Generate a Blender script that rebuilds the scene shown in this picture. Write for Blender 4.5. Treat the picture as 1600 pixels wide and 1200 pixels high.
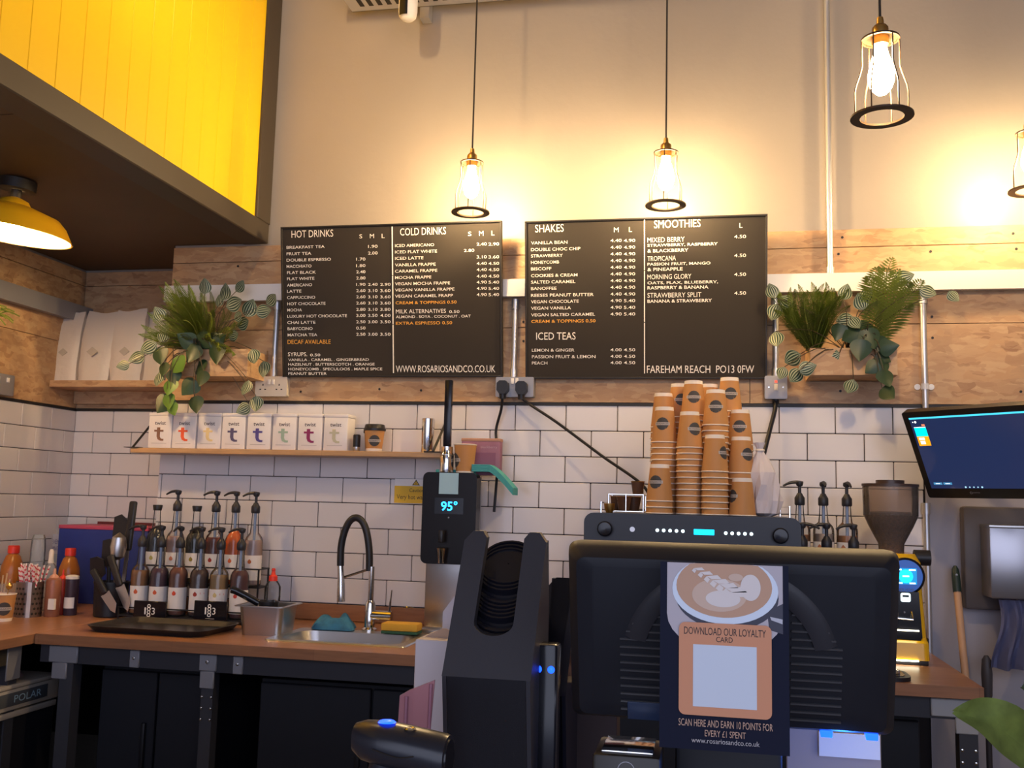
import bpy, bmesh, math, random
from mathutils import Vector, Matrix
random.seed(7)
for o in list(bpy.data.objects): bpy.data.objects.remove(o)
SC = bpy.context.scene
COL = SC.collection
PI = math.pi
# ------------------------------------------------------------------ camera, light, exposure
F, YAW, PITCH, ROLL, EYE = 1548.3, .19825, .118624, .02543, 1.41
_w = Vector((-math.sin(YAW)*math.cos(PITCH), math.cos(YAW)*math.cos(PITCH), math.sin(PITCH)))
_r0 = Vector((math.cos(YAW), math.sin(YAW), 0)); _u0 = _r0.cross(_w)
_r = math.cos(ROLL)*_r0 + math.sin(ROLL)*_u0
_u = -math.sin(ROLL)*_r0 + math.cos(ROLL)*_u0
CAMP = Vector((0, 0, EYE))
cam_d = bpy.data.cameras.new('camera'); cam = bpy.data.objects.new('camera', cam_d); COL.objects.link(cam)
cam_d.sensor_fit = 'HORIZONTAL'; cam_d.sensor_width = 36; cam_d.lens = 36*F/1600; cam_d.clip_start = .05
Mx = Matrix((_r, _u, -_w)).transposed().to_4x4(); Mx.translation = CAMP
cam.matrix_world = Mx
SC.camera = cam
W = bpy.data.worlds.new('world'); SC.world = W; W.use_nodes = True
bg = W.node_tree.nodes['Background']; bg.inputs[0].default_value = (.62, .68, 1.0, 1); bg.inputs[1].default_value = .42
SC.view_settings.view_transform = 'Standard'; SC.view_settings.look = 'None'
SC.view_settings.gamma = 1; SC.view_settings.use_curve_mapping = False
SC.view_settings.exposure = 0.25
BULB = 400.0          # emission strength of the filament bulbs
def area(name, loc, tgt, sx, sy, power, col):
    l = bpy.data.lights.new(name, 'AREA'); l.shape = 'RECTANGLE'; l.size = sx; l.size_y = sy; l.energy = power; l.color = col
    o = bpy.data.objects.new(name, l); COL.objects.link(o); o.location = loc
    o.rotation_euler = (Vector(tgt)-Vector(loc)).to_track_quat('-Z', 'Y').to_euler(); return o
area('shopfront_daylight', (.4, -2.9, 2.2), (-.4, 4, 1.3), 6.0, 3.2, 110, (.74, .79, 1.0))

# ------------------------------------------------------------------ pixel helpers (a pixel is only a direction)
def ray(x, y): return _w + _r*((x-800)/F) - _u*((y-600)/F)
def onY(x, y, Y): d = ray(x, y); return CAMP + d*(Y/d.y)
def onZ(x, y, Z): d = ray(x, y); return CAMP + d*((Z-EYE)/d.z)
def onX(x, y, X): d = ray(x, y); return CAMP + d*(X/d.x)
def mpp(P): return (Vector(P)-CAMP).dot(_w)/F

# ------------------------------------------------------------------ materials
MATS = {}
def mat(name, col, rough=.5, metal=0, spec=.5, emit=None, es=1, trans=0, alpha=1, ior=1.45, bump=0, bscale=60, var=0, vscale=8, coat=0):
    if name in MATS: return MATS[name]
    m = bpy.data.materials.new(name); m.use_nodes = True; nt = m.node_tree; b = nt.nodes['Principled BSDF']
    b.inputs['Base Color'].default_value = (*col, 1); b.inputs['Roughness'].default_value = rough
    b.inputs['Metallic'].default_value = metal; b.inputs['Specular IOR Level'].default_value = spec
    b.inputs['IOR'].default_value = ior; b.inputs['Transmission Weight'].default_value = trans
    b.inputs['Alpha'].default_value = alpha; b.inputs['Coat Weight'].default_value = coat
    if emit: b.inputs['Emission Color'].default_value = (*emit, 1); b.inputs['Emission Strength'].default_value = es
    if bump or var:
        g = nt.nodes.new('ShaderNodeNewGeometry')
        n = nt.nodes.new('ShaderNodeTexNoise'); n.inputs['Scale'].default_value = bscale if bump else vscale; n.inputs['Detail'].default_value = 4
        nt.links.new(g.outputs['Position'], n.inputs['Vector'])
        if bump:
            bp = nt.nodes.new('ShaderNodeBump'); bp.inputs['Strength'].default_value = bump; bp.inputs['Distance'].default_value = .01
            nt.links.new(n.outputs['Fac'], bp.inputs['Height']); nt.links.new(bp.outputs['Normal'], b.inputs['Normal'])
        if var:
            n2 = nt.nodes.new('ShaderNodeTexNoise'); n2.inputs['Scale'].default_value = vscale; n2.inputs['Detail'].default_value = 5
            nt.links.new(g.outputs['Position'], n2.inputs['Vector'])
            r = nt.nodes.new('ShaderNodeValToRGB'); r.color_ramp.elements[0].position = .3; r.color_ramp.elements[1].position = .7
            r.color_ramp.elements[0].color = (*[c*(1-var) for c in col], 1); r.color_ramp.elements[1].color = (*[min(1, c*(1+var)) for c in col], 1)
            nt.links.new(n2.outputs['Fac'], r.inputs['Fac']); nt.links.new(r.outputs['Color'], b.inputs['Base Color'])
    MATS[name] = m; return m
def clear(name, col, f=.75, rough=.05):
    """thin clear plastic or glass: transparent, a share 1-f of body colour, a sharp gloss at grazing angles"""
    if name in MATS: return MATS[name]
    m = bpy.data.materials.new(name); m.use_nodes = True; nt = m.node_tree; nt.nodes.clear(); N = nt.nodes.new; L = nt.links.new
    o = N('ShaderNodeOutputMaterial'); mx = N('ShaderNodeMixShader'); t = N('ShaderNodeBsdfTransparent'); d = N('ShaderNodeBsdfDiffuse'); d.inputs['Color'].default_value = (*col, 1)
    t.inputs['Color'].default_value = (*[min(1, .55+c*.45) for c in col], 1); mx.inputs['Fac'].default_value = 1-f
    g = N('ShaderNodeBsdfGlossy'); g.inputs['Roughness'].default_value = rough; lw = N('ShaderNodeLayerWeight'); lw.inputs['Blend'].default_value = .22; m2 = N('ShaderNodeMixShader')
    L(t.outputs[0], mx.inputs[1]); L(d.outputs[0], mx.inputs[2]); L(lw.outputs['Fresnel'], m2.inputs['Fac']); L(mx.outputs[0], m2.inputs[1]); L(g.outputs[0], m2.inputs[2]); L(m2.outputs[0], o.inputs[0])
    MATS[name] = m; return m
def osb_mat():
    m = bpy.data.materials.new('strand_board'); m.use_nodes = True; nt = m.node_tree; b = nt.nodes['Principled BSDF']; N = nt.nodes.new; L = nt.links.new
    g = N('ShaderNodeNewGeometry'); ns = N('ShaderNodeTexNoise'); ns.inputs['Scale'].default_value = 22; ns.inputs['Detail'].default_value = 3; L(g.outputs['Position'], ns.inputs['Vector'])
    wv = N('ShaderNodeVectorMath'); wv.operation = 'MULTIPLY_ADD'; wv.inputs[1].default_value = (.03, .03, .03); L(ns.outputs['Color'], wv.inputs[0]); L(g.outputs['Position'], wv.inputs[2])
    fine = N('ShaderNodeTexNoise'); fine.inputs['Scale'].default_value = 7; fine.inputs['Detail'].default_value = 6; L(g.outputs['Position'], fine.inputs['Vector'])
    base = N('ShaderNodeValToRGB'); base.color_ramp.elements[0].position = .3; base.color_ramp.elements[1].position = .7; base.color_ramp.elements[0].color = (.48, .28, .135, 1); base.color_ramp.elements[1].color = (.58, .355, .18, 1); L(fine.outputs['Fac'], base.inputs['Fac'])
    cur = base.outputs['Color']; hgt = None
    for rot, sc, seed, thr in (((0, .30, .1), (10, 14, 34), 1.3, .45), ((.5, -.75, 0), (14, 40, 38), 4.1, .50), ((-.6, 1.35, .3), (12, 18, 44), 7.7, .55), ((.3, -.25, .6), (22, 24, 95), 9.3, .70)):
        mp = N('ShaderNodeMapping'); mp.inputs['Rotation'].default_value = rot; mp.inputs['Scale'].default_value = sc; mp.inputs['Location'].default_value = (seed, seed*2, seed*3); L(wv.outputs[0], mp.inputs['Vector'])
        v = N('ShaderNodeTexVoronoi'); v.inputs['Scale'].default_value = 1; L(mp.outputs[0], v.inputs['Vector']); sp = N('ShaderNodeSeparateColor'); L(v.outputs['Color'], sp.inputs[0])
        gt = N('ShaderNodeMath'); gt.operation = 'GREATER_THAN'; gt.inputs[1].default_value = thr; L(sp.outputs[0], gt.inputs[0])
        rp = N('ShaderNodeValToRGB'); cr = rp.color_ramp; cr.elements[0].color = (.29, .145, .07, 1); cr.elements[1].color = (.60, .40, .22, 1); e = cr.elements.new(.12); e.color = (.42, .24, .12, 1); e = cr.elements.new(.6); e.color = (.53, .33, .175, 1); L(sp.outputs[1], rp.inputs['Fac'])
        fa = N('ShaderNodeMath'); fa.operation = 'MULTIPLY'; fa.inputs[1].default_value = .62; L(gt.outputs[0], fa.inputs[0])
        mx = N('ShaderNodeMix'); mx.data_type = 'RGBA'; L(fa.outputs[0], mx.inputs[0]); L(cur, mx.inputs[6]); L(rp.outputs['Color'], mx.inputs[7]); cur = mx.outputs[2]; hgt = sp.outputs[2]
    L(cur, b.inputs['Base Color']); b.inputs['Roughness'].default_value = .55
    bp = N('ShaderNodeBump'); bp.inputs['Strength'].default_value = .2; bp.inputs['Distance'].default_value = .003; L(hgt, bp.inputs['Height']); L(bp.outputs[0], b.inputs['Normal'])
    return m
def wood_mat(name, c0, c1, along='x', stave=.045, length=.5, rough=.35):
    m = bpy.data.materials.new(name); m.use_nodes = True; nt = m.node_tree; b = nt.nodes['Principled BSDF']; N = nt.nodes.new; L = nt.links.new
    g = N('ShaderNodeNewGeometry'); mp = N('ShaderNodeMapping')
    if along == 'y': mp.inputs['Rotation'].default_value = (0, 0, PI/2)
    L(g.outputs['Position'], mp.inputs['Vector'])
    br = N('ShaderNodeTexBrick'); br.inputs['Scale'].default_value = 1; br.inputs['Brick Width'].default_value = length; br.inputs['Row Height'].default_value = stave
    br.inputs['Mortar Size'].default_value = .0004; br.inputs['Color1'].default_value = (*c0, 1); br.inputs['Color2'].default_value = (*c1, 1); br.inputs['Mortar'].default_value = (*[c*.6 for c in c0], 1)
    L(mp.outputs[0], br.inputs['Vector'])
    m2 = N('ShaderNodeMapping'); m2.inputs['Scale'].default_value = (6, 60, 60); L(mp.outputs[0], m2.inputs['Vector'])
    n = N('ShaderNodeTexNoise'); n.inputs['Scale'].default_value = 1.5; n.inputs['Detail'].default_value = 6; L(m2.outputs[0], n.inputs['Vector'])
    r = N('ShaderNodeValToRGB'); r.color_ramp.elements[0].color = (.62, .62, .62, 1); r.color_ramp.elements[1].color = (1.2, 1.2, 1.2, 1); L(n.outputs['Fac'], r.inputs['Fac'])
    mx = N('ShaderNodeMix'); mx.data_type = 'RGBA'; mx.blend_type = 'MULTIPLY'; mx.inputs[0].default_value = 1; L(br.outputs['Color'], mx.inputs[6]); L(r.outputs['Color'], mx.inputs[7])
    L(mx.outputs[2], b.inputs['Base Color']); b.inputs['Roughness'].default_value = rough
    return m
def tile_mat():
    m = mat('glazed_tile', (.70, .67, .68), .16); nt = m.node_tree; b = nt.nodes['Principled BSDF']; N = nt.nodes.new; L = nt.links.new
    oi = N('ShaderNodeObjectInfo'); r = N('ShaderNodeValToRGB'); r.color_ramp.elements[0].color = (.66, .63, .64, 1); r.color_ramp.elements[1].color = (.73, .70, .71, 1)
    L(oi.outputs['Random'], r.inputs['Fac']); L(r.outputs['Color'], b.inputs['Base Color'])
    g = N('ShaderNodeNewGeometry'); n = N('ShaderNodeTexNoise'); n.inputs['Scale'].default_value = 9; L(g.outputs['Position'], n.inputs['Vector'])
    bp = N('ShaderNodeBump'); bp.inputs['Strength'].default_value = .12; bp.inputs['Distance'].default_value = .01; L(n.outputs['Fac'], bp.inputs['Height']); L(bp.outputs[0], b.inputs['Normal'])
    return m
def stripe_mat():
    m = mat('striped_leaf', (.06, .12, .05), .4); nt = m.node_tree; b = nt.nodes['Principled BSDF']; N = nt.nodes.new; L = nt.links.new
    uv = N('ShaderNodeUVMap'); uv.uv_map = 'UVMap'; s = N('ShaderNodeSeparateXYZ'); L(uv.outputs[0], s.inputs[0])
    a = N('ShaderNodeMath'); a.operation = 'MULTIPLY'; a.inputs[1].default_value = 19; L(s.outputs[0], a.inputs[0])
    c = N('ShaderNodeMath'); c.operation = 'COSINE'; L(a.outputs[0], c.inputs[0])
    r = N('ShaderNodeValToRGB'); r.color_ramp.elements[0].position = .55; r.color_ramp.elements[1].position = .78
    r.color_ramp.elements[0].color = (.022, .050, .024, 1); r.color_ramp.elements[1].color = (.42, .46, .30, 1)
    h = N('ShaderNodeMath'); h.operation = 'MULTIPLY_ADD'; h.inputs[1].default_value = .5; h.inputs[2].default_value = .5; L(c.outputs[0], h.inputs[0])
    L(h.outputs[0], r.inputs['Fac']); L(r.outputs['Color'], b.inputs['Base Color']); return m
OSB = osb_mat(); TILE = tile_mat(); STRIPE = stripe_mat()
WOODX = wood_mat('worktop_wood', (.30, .135, .066), (.36, .17, .085), 'x'); WOODY = wood_mat('worktop_wood_side', (.30, .135, .066), (.36, .17, .085), 'y')
SHELFW = wood_mat('shelf_wood', (.50, .30, .14), (.56, .34, .17), 'x', .3, 3)
PLASTER = mat('plaster', (.335, .295, .255), .42, bump=.12, bscale=25, var=.06, vscale=1.4)
GREYW = mat('grey_wall_paint', (.40, .38, .42), .6, var=.05, vscale=3)
GROUT = mat('black_grout', (.018, .014, .016), .8)
BLACK = mat('black_plastic', (.012, .012, .016), .42)
BLACKS = mat('black_gloss', (.008, .008, .012), .18)
SATIN = mat('black_satin', (.028, .028, .036), .45, bump=.08, bscale=900)
DARK = mat('dark_panel', (.012, .013, .02), .55)
TRIM = mat('dark_trim', (.055, .042, .030), .5)
SOFF = mat('soffit_brown', (.085, .055, .030), .6, var=.12, vscale=2)
YELLOW = mat('yellow_panel', (.93, .60, .004), .42)
STEEL = mat('brushed_steel', (.55, .53, .52), .32, 1)
CHROME = mat('chrome', (.75, .74, .73), .1, 1)
GALV = mat('galvanised_metal', (.62, .62, .64), .38, .8)
PAINTW = mat('white_trunking', (.78, .76, .75), .4)
GREYB = mat('grey_bracket', (.30, .30, .33), .45, .3)
BRASS = mat('brass', (.62, .38, .12), .28, 1)
WHITE = mat('white_card', (.80, .78, .77), .55)
CREAM = mat('cream_letter', (.95, .90, .82), .6)
AMBER = mat('amber_letter', (.85, .42, .06), .6)
BOARD = mat('felt_board', (.030, .024, .020), .85)
BFRAME = mat('board_frame', (.016, .013, .011), .5)
KRAFT = mat('kraft_paper', (.52, .25, .085), .6)
KRIM = mat('cup_white', (.82, .74, .66), .5)
EMBL = mat('emblem_dark', (.05, .048, .05), .6)
GLASS = clear('clear_glass', (.85, .88, .9), .97)
GLASSB = clear('clear_plastic', (.8, .85, .9), .82, .12)
ORANGEP = mat('poster_orange', (.58, .25, .13), .5)
NAVY = mat('poster_navy', (.004, .006, .022), .6, spec=.2)
BULBM = mat('bulb_glow', (1, .8, .5), .3, emit=(1, .68, .33), es=BULB)
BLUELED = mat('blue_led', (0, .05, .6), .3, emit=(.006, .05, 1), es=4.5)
CYANLED = mat('cyan_display', (0, .4, .6), .3, emit=(.0, .62, 1), es=1.6)
WHITELED = mat('white_led', (.8, .9, 1), .3, emit=(.7, .95, 1), es=2.2)
LEAFD = mat('dark_leaf', (.022, .050, .020), .4); LEAFG = mat('green_leaf', (.09, .19, .025), .4)
FERN = mat('fern_green', (.14, .19, .02), .5); FERN2 = mat('fern_green_light', (.20, .25, .045), .5)
STEM = mat('plant_stem', (.07, .05, .025), .6)

# ------------------------------------------------------------------ mesh helpers
def B(): return bmesh.new()
def box(bm, x0, x1, y0, y1, z0, z1, bev=0, seg=2, mi=0):
    r = bmesh.ops.create_cube(bm, size=1); vs = r['verts']
    bmesh.ops.scale(bm, vec=(x1-x0, y1-y0, z1-z0), verts=vs); bmesh.ops.translate(bm, vec=((x0+x1)/2, (y0+y1)/2, (z0+z1)/2), verts=vs)
    fs = set(f for v in vs for f in v.link_faces)
    for f in fs: f.material_index = mi
    if bev:
        es = list(set(e for v in vs for e in v.link_edges))
        r = bmesh.ops.bevel(bm, geom=es, offset=bev, segments=seg, affect='EDGES', profile=.5)
        for f in r['faces']: f.material_index = mi
    return bm
def lathe(bm, prof, seg=24, c=(0, 0, 0), axis='z', a0=0, a1=2*PI, mi=0, cap=True):
    full = abs(a1-a0-2*PI) < 1e-6; n = seg if full else seg+1; rings = []
    def P(r, h, a):
        x, y = r*math.cos(a), r*math.sin(a)
        p = (x, y, h) if axis == 'z' else ((x, h, y) if axis == 'y' else (h, x, y))
        return (p[0]+c[0], p[1]+c[1], p[2]+c[2])
    for r, h in prof: rings.append([bm.verts.new(P(max(r, 1e-5), h, a0+(a1-a0)*i/seg)) for i in range(n)])
    for k in range(len(prof)-1):
        for i in range(seg):
            j = (i+1) % n
            try: bm.faces.new((rings[k][i], rings[k][j], rings[k+1][j], rings[k+1][i])).material_index = mi
            except ValueError: pass
    if cap and full:
        for q in (rings[0], rings[-1]):
            try: bm.faces.new(q).material_index = mi
            except ValueError: pass
    return bm
def cyl(bm, r, h0, h1, c=(0, 0, 0), axis='z', seg=20, mi=0): return lathe(bm, [(r, h0), (r, h1)], seg, c, axis, mi=mi)
def tube(bm, pts, r, seg=8, mi=0, rr=None):
    pts = [Vector(p) for p in pts]; rings = []; up = Vector((0, 0, 1)); prev = None
    for i, p in enumerate(pts):
        t = (pts[min(i+1, len(pts)-1)]-pts[max(i-1, 0)]).normalized()
        a = prev if prev is not None else (up if abs(t.z) < .9 else Vector((1, 0, 0)))
        n = (a - t*a.dot(t)); n = n.normalized() if n.length > 1e-6 else t.orthogonal().normalized(); b = t.cross(n); prev = n
        q = rr[i] if rr else r
        rings.append([bm.verts.new(p + n*(q*math.cos(2*PI*k/seg)) + b*(q*math.sin(2*PI*k/seg))) for k in range(seg)])
    for i in range(len(rings)-1):
        for k in range(seg):
            bm.faces.new((rings[i][k], rings[i][(k+1) % seg], rings[i+1][(k+1) % seg], rings[i+1][k])).material_index = mi
    for q in (rings[0], rings[-1]): bm.faces.new(q).material_index = mi
    return bm
def prism(bm, poly, d0, d1, plane='xz', mi=0):
    def P(a, b, d): return (a, d, b) if plane == 'xz' else ((a, b, d) if plane == 'xy' else (d, a, b))
    A = [bm.verts.new(P(a, b, d0)) for a, b in poly]; C = [bm.verts.new(P(a, b, d1)) for a, b in poly]; n = len(poly)
    bm.faces.new(A).material_index = mi; bm.faces.new(C[::-1]).material_index = mi
    for i in range(n): bm.faces.new((A[i], A[(i+1) % n], C[(i+1) % n], C[i])).material_index = mi
    return bm
def rrect(x0, x1, z0, z1, r, n=5):
    out = []
    for cx, cz, a in ((x1-r, z1-r, 0), (x0+r, z1-r, PI/2), (x0+r, z0+r, PI), (x1-r, z0+r, 1.5*PI)):
        for i in range(n+1): t = a+PI/2*i/n; out.append((cx+r*math.cos(t), cz+r*math.sin(t)))
    return out
def smooth_path(pts, n=6):
    pts = [Vector(p) for p in pts]; out = []
    for i in range(len(pts)-1):
        p0, p1, p2, p3 = pts[max(i-1, 0)], pts[i], pts[i+1], pts[min(i+2, len(pts)-1)]
        for k in range(n):
            t = k/n; out.append(.5*((2*p1)+(p2-p0)*t+(2*p0-5*p1+4*p2-p3)*t*t+(3*p1-p0-3*p2+p3)*t**3))
    out.append(pts[-1]); return out
def fin(bm, name, sharp=38, smooth=True):
    bmesh.ops.recalc_face_normals(bm, faces=bm.faces)
    if smooth:
        lim = math.radians(sharp)
        for f in bm.faces: f.smooth = True
        for e in bm.edges:
            if len(e.link_faces) == 2 and e.calc_face_angle(0) > lim: e.smooth = False
    me = bpy.data.meshes.new(name); bm.to_mesh(me); bm.free(); return me
def obj(name, bm, m, parent=None, loc=(0, 0, 0), rot=(0, 0, 0), smooth=True):
    me = bm if isinstance(bm, bpy.types.Mesh) else fin(bm, name, smooth=smooth)
    if not me.materials:
        for q in (m if isinstance(m, (list, tuple)) else [m]): me.materials.append(q)
    o = bpy.data.objects.new(name, me); COL.objects.link(o); o.location = loc; o.rotation_euler = rot
    if parent is not None: o.parent = parent
    return o
def tag(o, label, cat, group=None):
    o['label'] = label; o['category'] = cat
    if group: o['group'] = group
    return o
def thing(name, label, cat, loc=(0, 0, 0), rotz=0, group=None):
    o = bpy.data.objects.new(name, None); COL.objects.link(o); o.location = loc; o.rotation_euler = (0, 0, rotz); o.empty_display_size = .05
    return tag(o, label, cat, group)
def struct(name, bm, m, smooth=False):
    o = obj(name, bm, m, smooth=smooth); o['kind'] = 'structure'; return o
_tc = {}
def tmesh(s, bold=0.0):
    """lettering mesh, normalised: width w, cap height 1, lower left at the origin, in local xz, facing -y"""
    k = (s, bold)
    if k in _tc: return _tc[k]
    c = bpy.data.curves.new('t', 'FONT'); c.body = s; c.offset = bold; c.resolution_u = 3; c.fill_mode = 'FRONT'
    o = bpy.data.objects.new('t', c); COL.objects.link(o); bpy.context.view_layer.update()
    me = bpy.data.meshes.new_from_object(o.evaluated_get(bpy.context.evaluated_depsgraph_get()))
    bpy.data.objects.remove(o); vs = [v.co.copy() for v in me.vertices]; fs = [tuple(p.vertices) for p in me.polygons]
    bpy.data.meshes.remove(me); bpy.data.curves.remove(c)
    x0 = min(v.x for v in vs); x1 = max(v.x for v in vs); y0 = min(v.y for v in vs); y1 = max(v.y for v in vs)
    _tc[k] = ([((v.x-x0), (v.y-y0)) for v in vs], fs, x1-x0, y1-y0); return _tc[k]
def text(name, s, m, parent, x0, z0, w, h, y, bold=0.0, wrap=None):
    """lettering of width w and height h on a plane facing -y; wrap(x,z)->xyz bends it onto a curved face"""
    v, fs, tw, th = tmesh(s, bold); sx = w/tw; sz = h/th
    me = bpy.data.meshes.new(name)
    P = [(x0+a*sx, z0+b*sz) for a, b in v]
    me.from_pydata([wrap(a, b) if wrap else (a, y, b) for a, b in P], [], fs); me.update()
    return obj(name, me, m, parent)
# ------------------------------------------------------------------ the setting
YW = 3.846; YR = 4.25; XL = -2.99; XS = -2.29; XT = .765; ZT = 1.794; ZO = 2.473; WT = .922; CEIL = 5.0; XR = 3.6; YF = -3.0
floor = struct('floor', box(B(), XL-.1, XR+.1, YF, YR+.1, -.1, 0), mat('floor_concrete', (.16, .15, .15), .5, var=.15, vscale=2))
ceil = struct('ceiling', box(B(), XL-.1, XR+.1, YF, YR+.1, CEIL, CEIL+.1), mat('ceiling_paint', (.30, .28, .26), .8))
wb = struct('wall_back', box(B(), XS, XR, YW+.012, YR+.15, 0, CEIL), PLASTER)
wrec = struct('wall_recess', box(B(), XL-.1, XS, YR+.012, YR+.15, 0, CEIL), PLASTER)
wl = struct('wall_left', box(B(), XL-.12, XL-.012, YF, YR+.15, 0, CEIL), PLASTER)
wr = struct('wall_right', box(B(), XR, XR+.12, YF, YR+.15, 0, CEIL), PLASTER)
# grey lower wall beside the tiled part
obj('painted_panel', box(B(), XT+.004, XR, YW-.004, YW+.012, 0, ZT-.004), GREYW, wb, smooth=False)
obj('grout_bed', box(B(), XS, XT+.004, YW+.005, YW+.012, .3, ZT), GROUT, wb, smooth=False)
obj('grout_bed', box(B(), XL, XS, YR+.005, YR+.012, .3, ZT), GROUT, wrec, smooth=False)
obj('grout_bed', box(B(), XL-.012, XL-.005, 1.6, YR, .3, ZT), GROUT, wl, smooth=False)
_tm = {}
def tile(w, h, ax):
    k = (round(w, 3), round(h, 3), ax)
    if k not in _tm:
        b = B()
        if ax == 'y': box(b, -w/2, w/2, 0, .008, -h/2, h/2, min(.0022, w*.2), 1)
        else: box(b, -.008, 0, -w/2, w/2, -h/2, h/2, min(.0022, w*.2), 1)
        me = fin(b, 'tile', smooth=False); me.materials.append(TILE); _tm[k] = me
    return _tm[k]
PX, PZ, G = .2025, .1008, .0028
def tile_wall(parent, lo, hi, j0, zb, ax, plane):
    r = 0
    while True:
        z1 = ZT - .002 - r*PZ; z0 = max(z1-PZ+G, zb)
        if z1-z0 < .012: break
        off = j0 + (PX/2 if r % 2 else 0); k = math.floor((lo-off)/PX)
        while off+k*PX < hi:
            a = max(off+k*PX+G/2, lo+.001); c = min(off+(k+1)*PX-G/2, hi-.001)
            if c-a > .012:
                m = (a+c)/2; t = obj('tile', tile(c-a, z1-z0, ax), TILE, parent)
                t.location = (m, plane, (z0+z1)/2) if ax == 'y' else (plane, m, (z0+z1)/2)
            k += 1
        r += 1
tile_wall(wb, XS, XT, -2.173, WT+.066, 'y', YW-.003)
tile_wall(wrec, XL, XS, onY(177, 660, YR).x, WT+.002, 'y', YR-.003)
tile_wall(wl, 2.3, YR, onX(79, 660, XL).y, WT+.002, 'x', XL+.003)
# strand board cladding
def osb(parent, x0, x1, zs, plane='y', d=YW, n=None):
    for i in range(len(zs)-1):
        b = B()
        if plane == 'y': box(b, x0, x1, d, d+.012, zs[i]+.0012, zs[i+1]-.0012, .001, 1)
        else: box(b, d-.012, d, x0, x1, zs[i]+.0012, zs[i+1]-.0012, .001, 1)
        obj('strand_board', b, OSB, parent, smooth=False)
ZS = [ZT+.010, 2.105, 2.403, ZO]
for a, c in ((XS+.001, .149), (.151, 2.59), (2.592, XR)): osb(wb, a, c, ZS)
osb(wrec, XL, XS-.001, ZS, 'y', YR); 
for a, c in ((.4, 2.0), (2.002, YR)): osb(wl, a, c, ZS, 'x', XL)
obj('trim_strip', box(B(), XS-.003, XR, YW-.006, YW+.012, ZT-.002, ZT+.009), BFRAME, wb, smooth=False)
obj('trim_strip', box(B(), XL, XS, YR-.006, YR+.012, ZT-.002, ZT+.009), BFRAME, wrec, smooth=False)
obj('trim_strip', box(B(), XL-.012, XL+.006, .4, YR, ZT-.002, ZT+.009), BFRAME, wl, smooth=False)
for px, py in ((1456, 495), (1457, 528), (1313, 611), (1316, 371), (1310, 397), (1454, 393), (1583, 365), (1588, 389), (593, 608), (658, 610), (1595, 612), (818, 503), (818, 533), (1060, 612), (372, 416), (470, 612)):
    p = onY(px, py, YW); obj('screw', cyl(B(), .005, -.002, .002, axis='y', seg=8), BFRAME, wb, p)
for px, py in ((210, 616), (175, 624)):
    p = onY(px, py, YR); obj('screw', cyl(B(), .005, -.002, .002, axis='y', seg=8), BFRAME, wrec, p)
# bulkhead: yellow boarded face, dark trim, brown soffit
XY = -1.862; ZB = 2.478
bulk = struct('bulkhead', box(B(), XL, XY-.02, YF, YW+.0, ZB+.02, CEIL), SOFF)
obj('bulkhead_rear', box(B(), XL, XS, YW, YR, ZB+.02, CEIL), SOFF, bulk, smooth=False)
for i, (y0, y1) in enumerate(((-3, -1.2), (-1.195, .6), (.605, 2.4), (2.405, YW))): obj('soffit_panel', box(B(), XL, XY-.10, y0, y1, ZB+.004, ZB+.02), SOFF, bulk, smooth=False)
obj('soffit_panel', box(B(), XL, XS, YW, YR, ZB+.004, ZB+.02), SOFF, bulk, smooth=False)
obj('edge_trim', box(B(), XY-.10, XY+.012, YF, YW, ZB, ZB+.085, .004, 1), TRIM, bulk, smooth=False)
obj('corner_trim', box(B(), XY-.02, XY+.012, YW-.115, YW+.01, ZB+.085, CEIL, .003, 1), TRIM, bulk, smooth=False)
y = YW-.115; pw = .118
pm = fin(box(B(), 0, .016, -pw+.0012, -.0004, ZB+.086, CEIL, .0012, 1), 'yellow_board', smooth=False); pm.materials.append(YELLOW)
while y > -1.0:
    obj('yellow_board', pm, YELLOW, bulk, (XY-.016, y, 0)); y -= pw
# ------------------------------------------------------------------ trunking and conduits
def metal_run(name, label, cat, b, m): return tag(obj(name, b, m), label, cat)
tr = thing('cable_trunking', 'long pale metal cable trunking running along the board wall behind the menu boards', 'trunking', (0, YW, 0))
obj('body', box(B(), XS, XR-.02, -.05, -.001, 2.226, 2.288, .002, 1), PAINTW, tr)
obj('lid_lip', box(B(), XS, XR-.02, -.053, -.05, 2.222, 2.292), PAINTW, tr)
obj('coupler', box(B(), -.826, -.72, -.055, -.05, 2.222, 2.292), PAINTW, tr)
tr2 = thing('cable_trunking', 'grey cable trunking along the side wall above the strand board joint', 'trunking', (XL, 0, 0))
obj('body', box(B(), .001, .05, .5, YR-.002, 2.215, 2.285, .002, 1), GREYB, tr2); obj('lid_lip', box(B(), .05, .053, .5, YR-.002, 2.211, 2.289), GREYB, tr2)
def conduit(px0, py0, px1, py1, label, off=.016, ends=(1, 1)):
    a = onY(px0, py0, YW-off); c = onY(px1, py1, YW-off); x = (a.x+c.x)/2
    t = thing('conduit', label, 'conduit', (x, YW-off, 0)); z0, z1 = sorted((a.z, c.z))
    obj('pipe', cyl(B(), .0115, z0, z1, seg=14), GALV, t)
    if ends[0]: obj('coupling', cyl(B(), .0155, z0, z0+.035, seg=14), GALV, t)
    if ends[1]: obj('coupling', cyl(B(), .0155, z1-.04, z1, seg=14), GALV, t)
    return t, x, z0, z1
t, x, z0, z1 = conduit(1297, 432, 1291, -60, 'tall galvanised conduit rising from the trunking up the plaster wall')
obj('saddle', box(B(), -.02, .02, -.012, .016, 3.49, 3.55, .004), GALV, t)
conduit(804, 590, 804, 468, 'short galvanised conduit between the two menu boards above the double plug socket')
conduit(1212, 590, 1212, 460, 'thin conduit behind the striped leaves down to the grey isolator switch', .014)
conduit(427, 590, 434, 470, 'thin conduit dropping to the white double socket beside the hot drinks board', .014)
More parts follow.
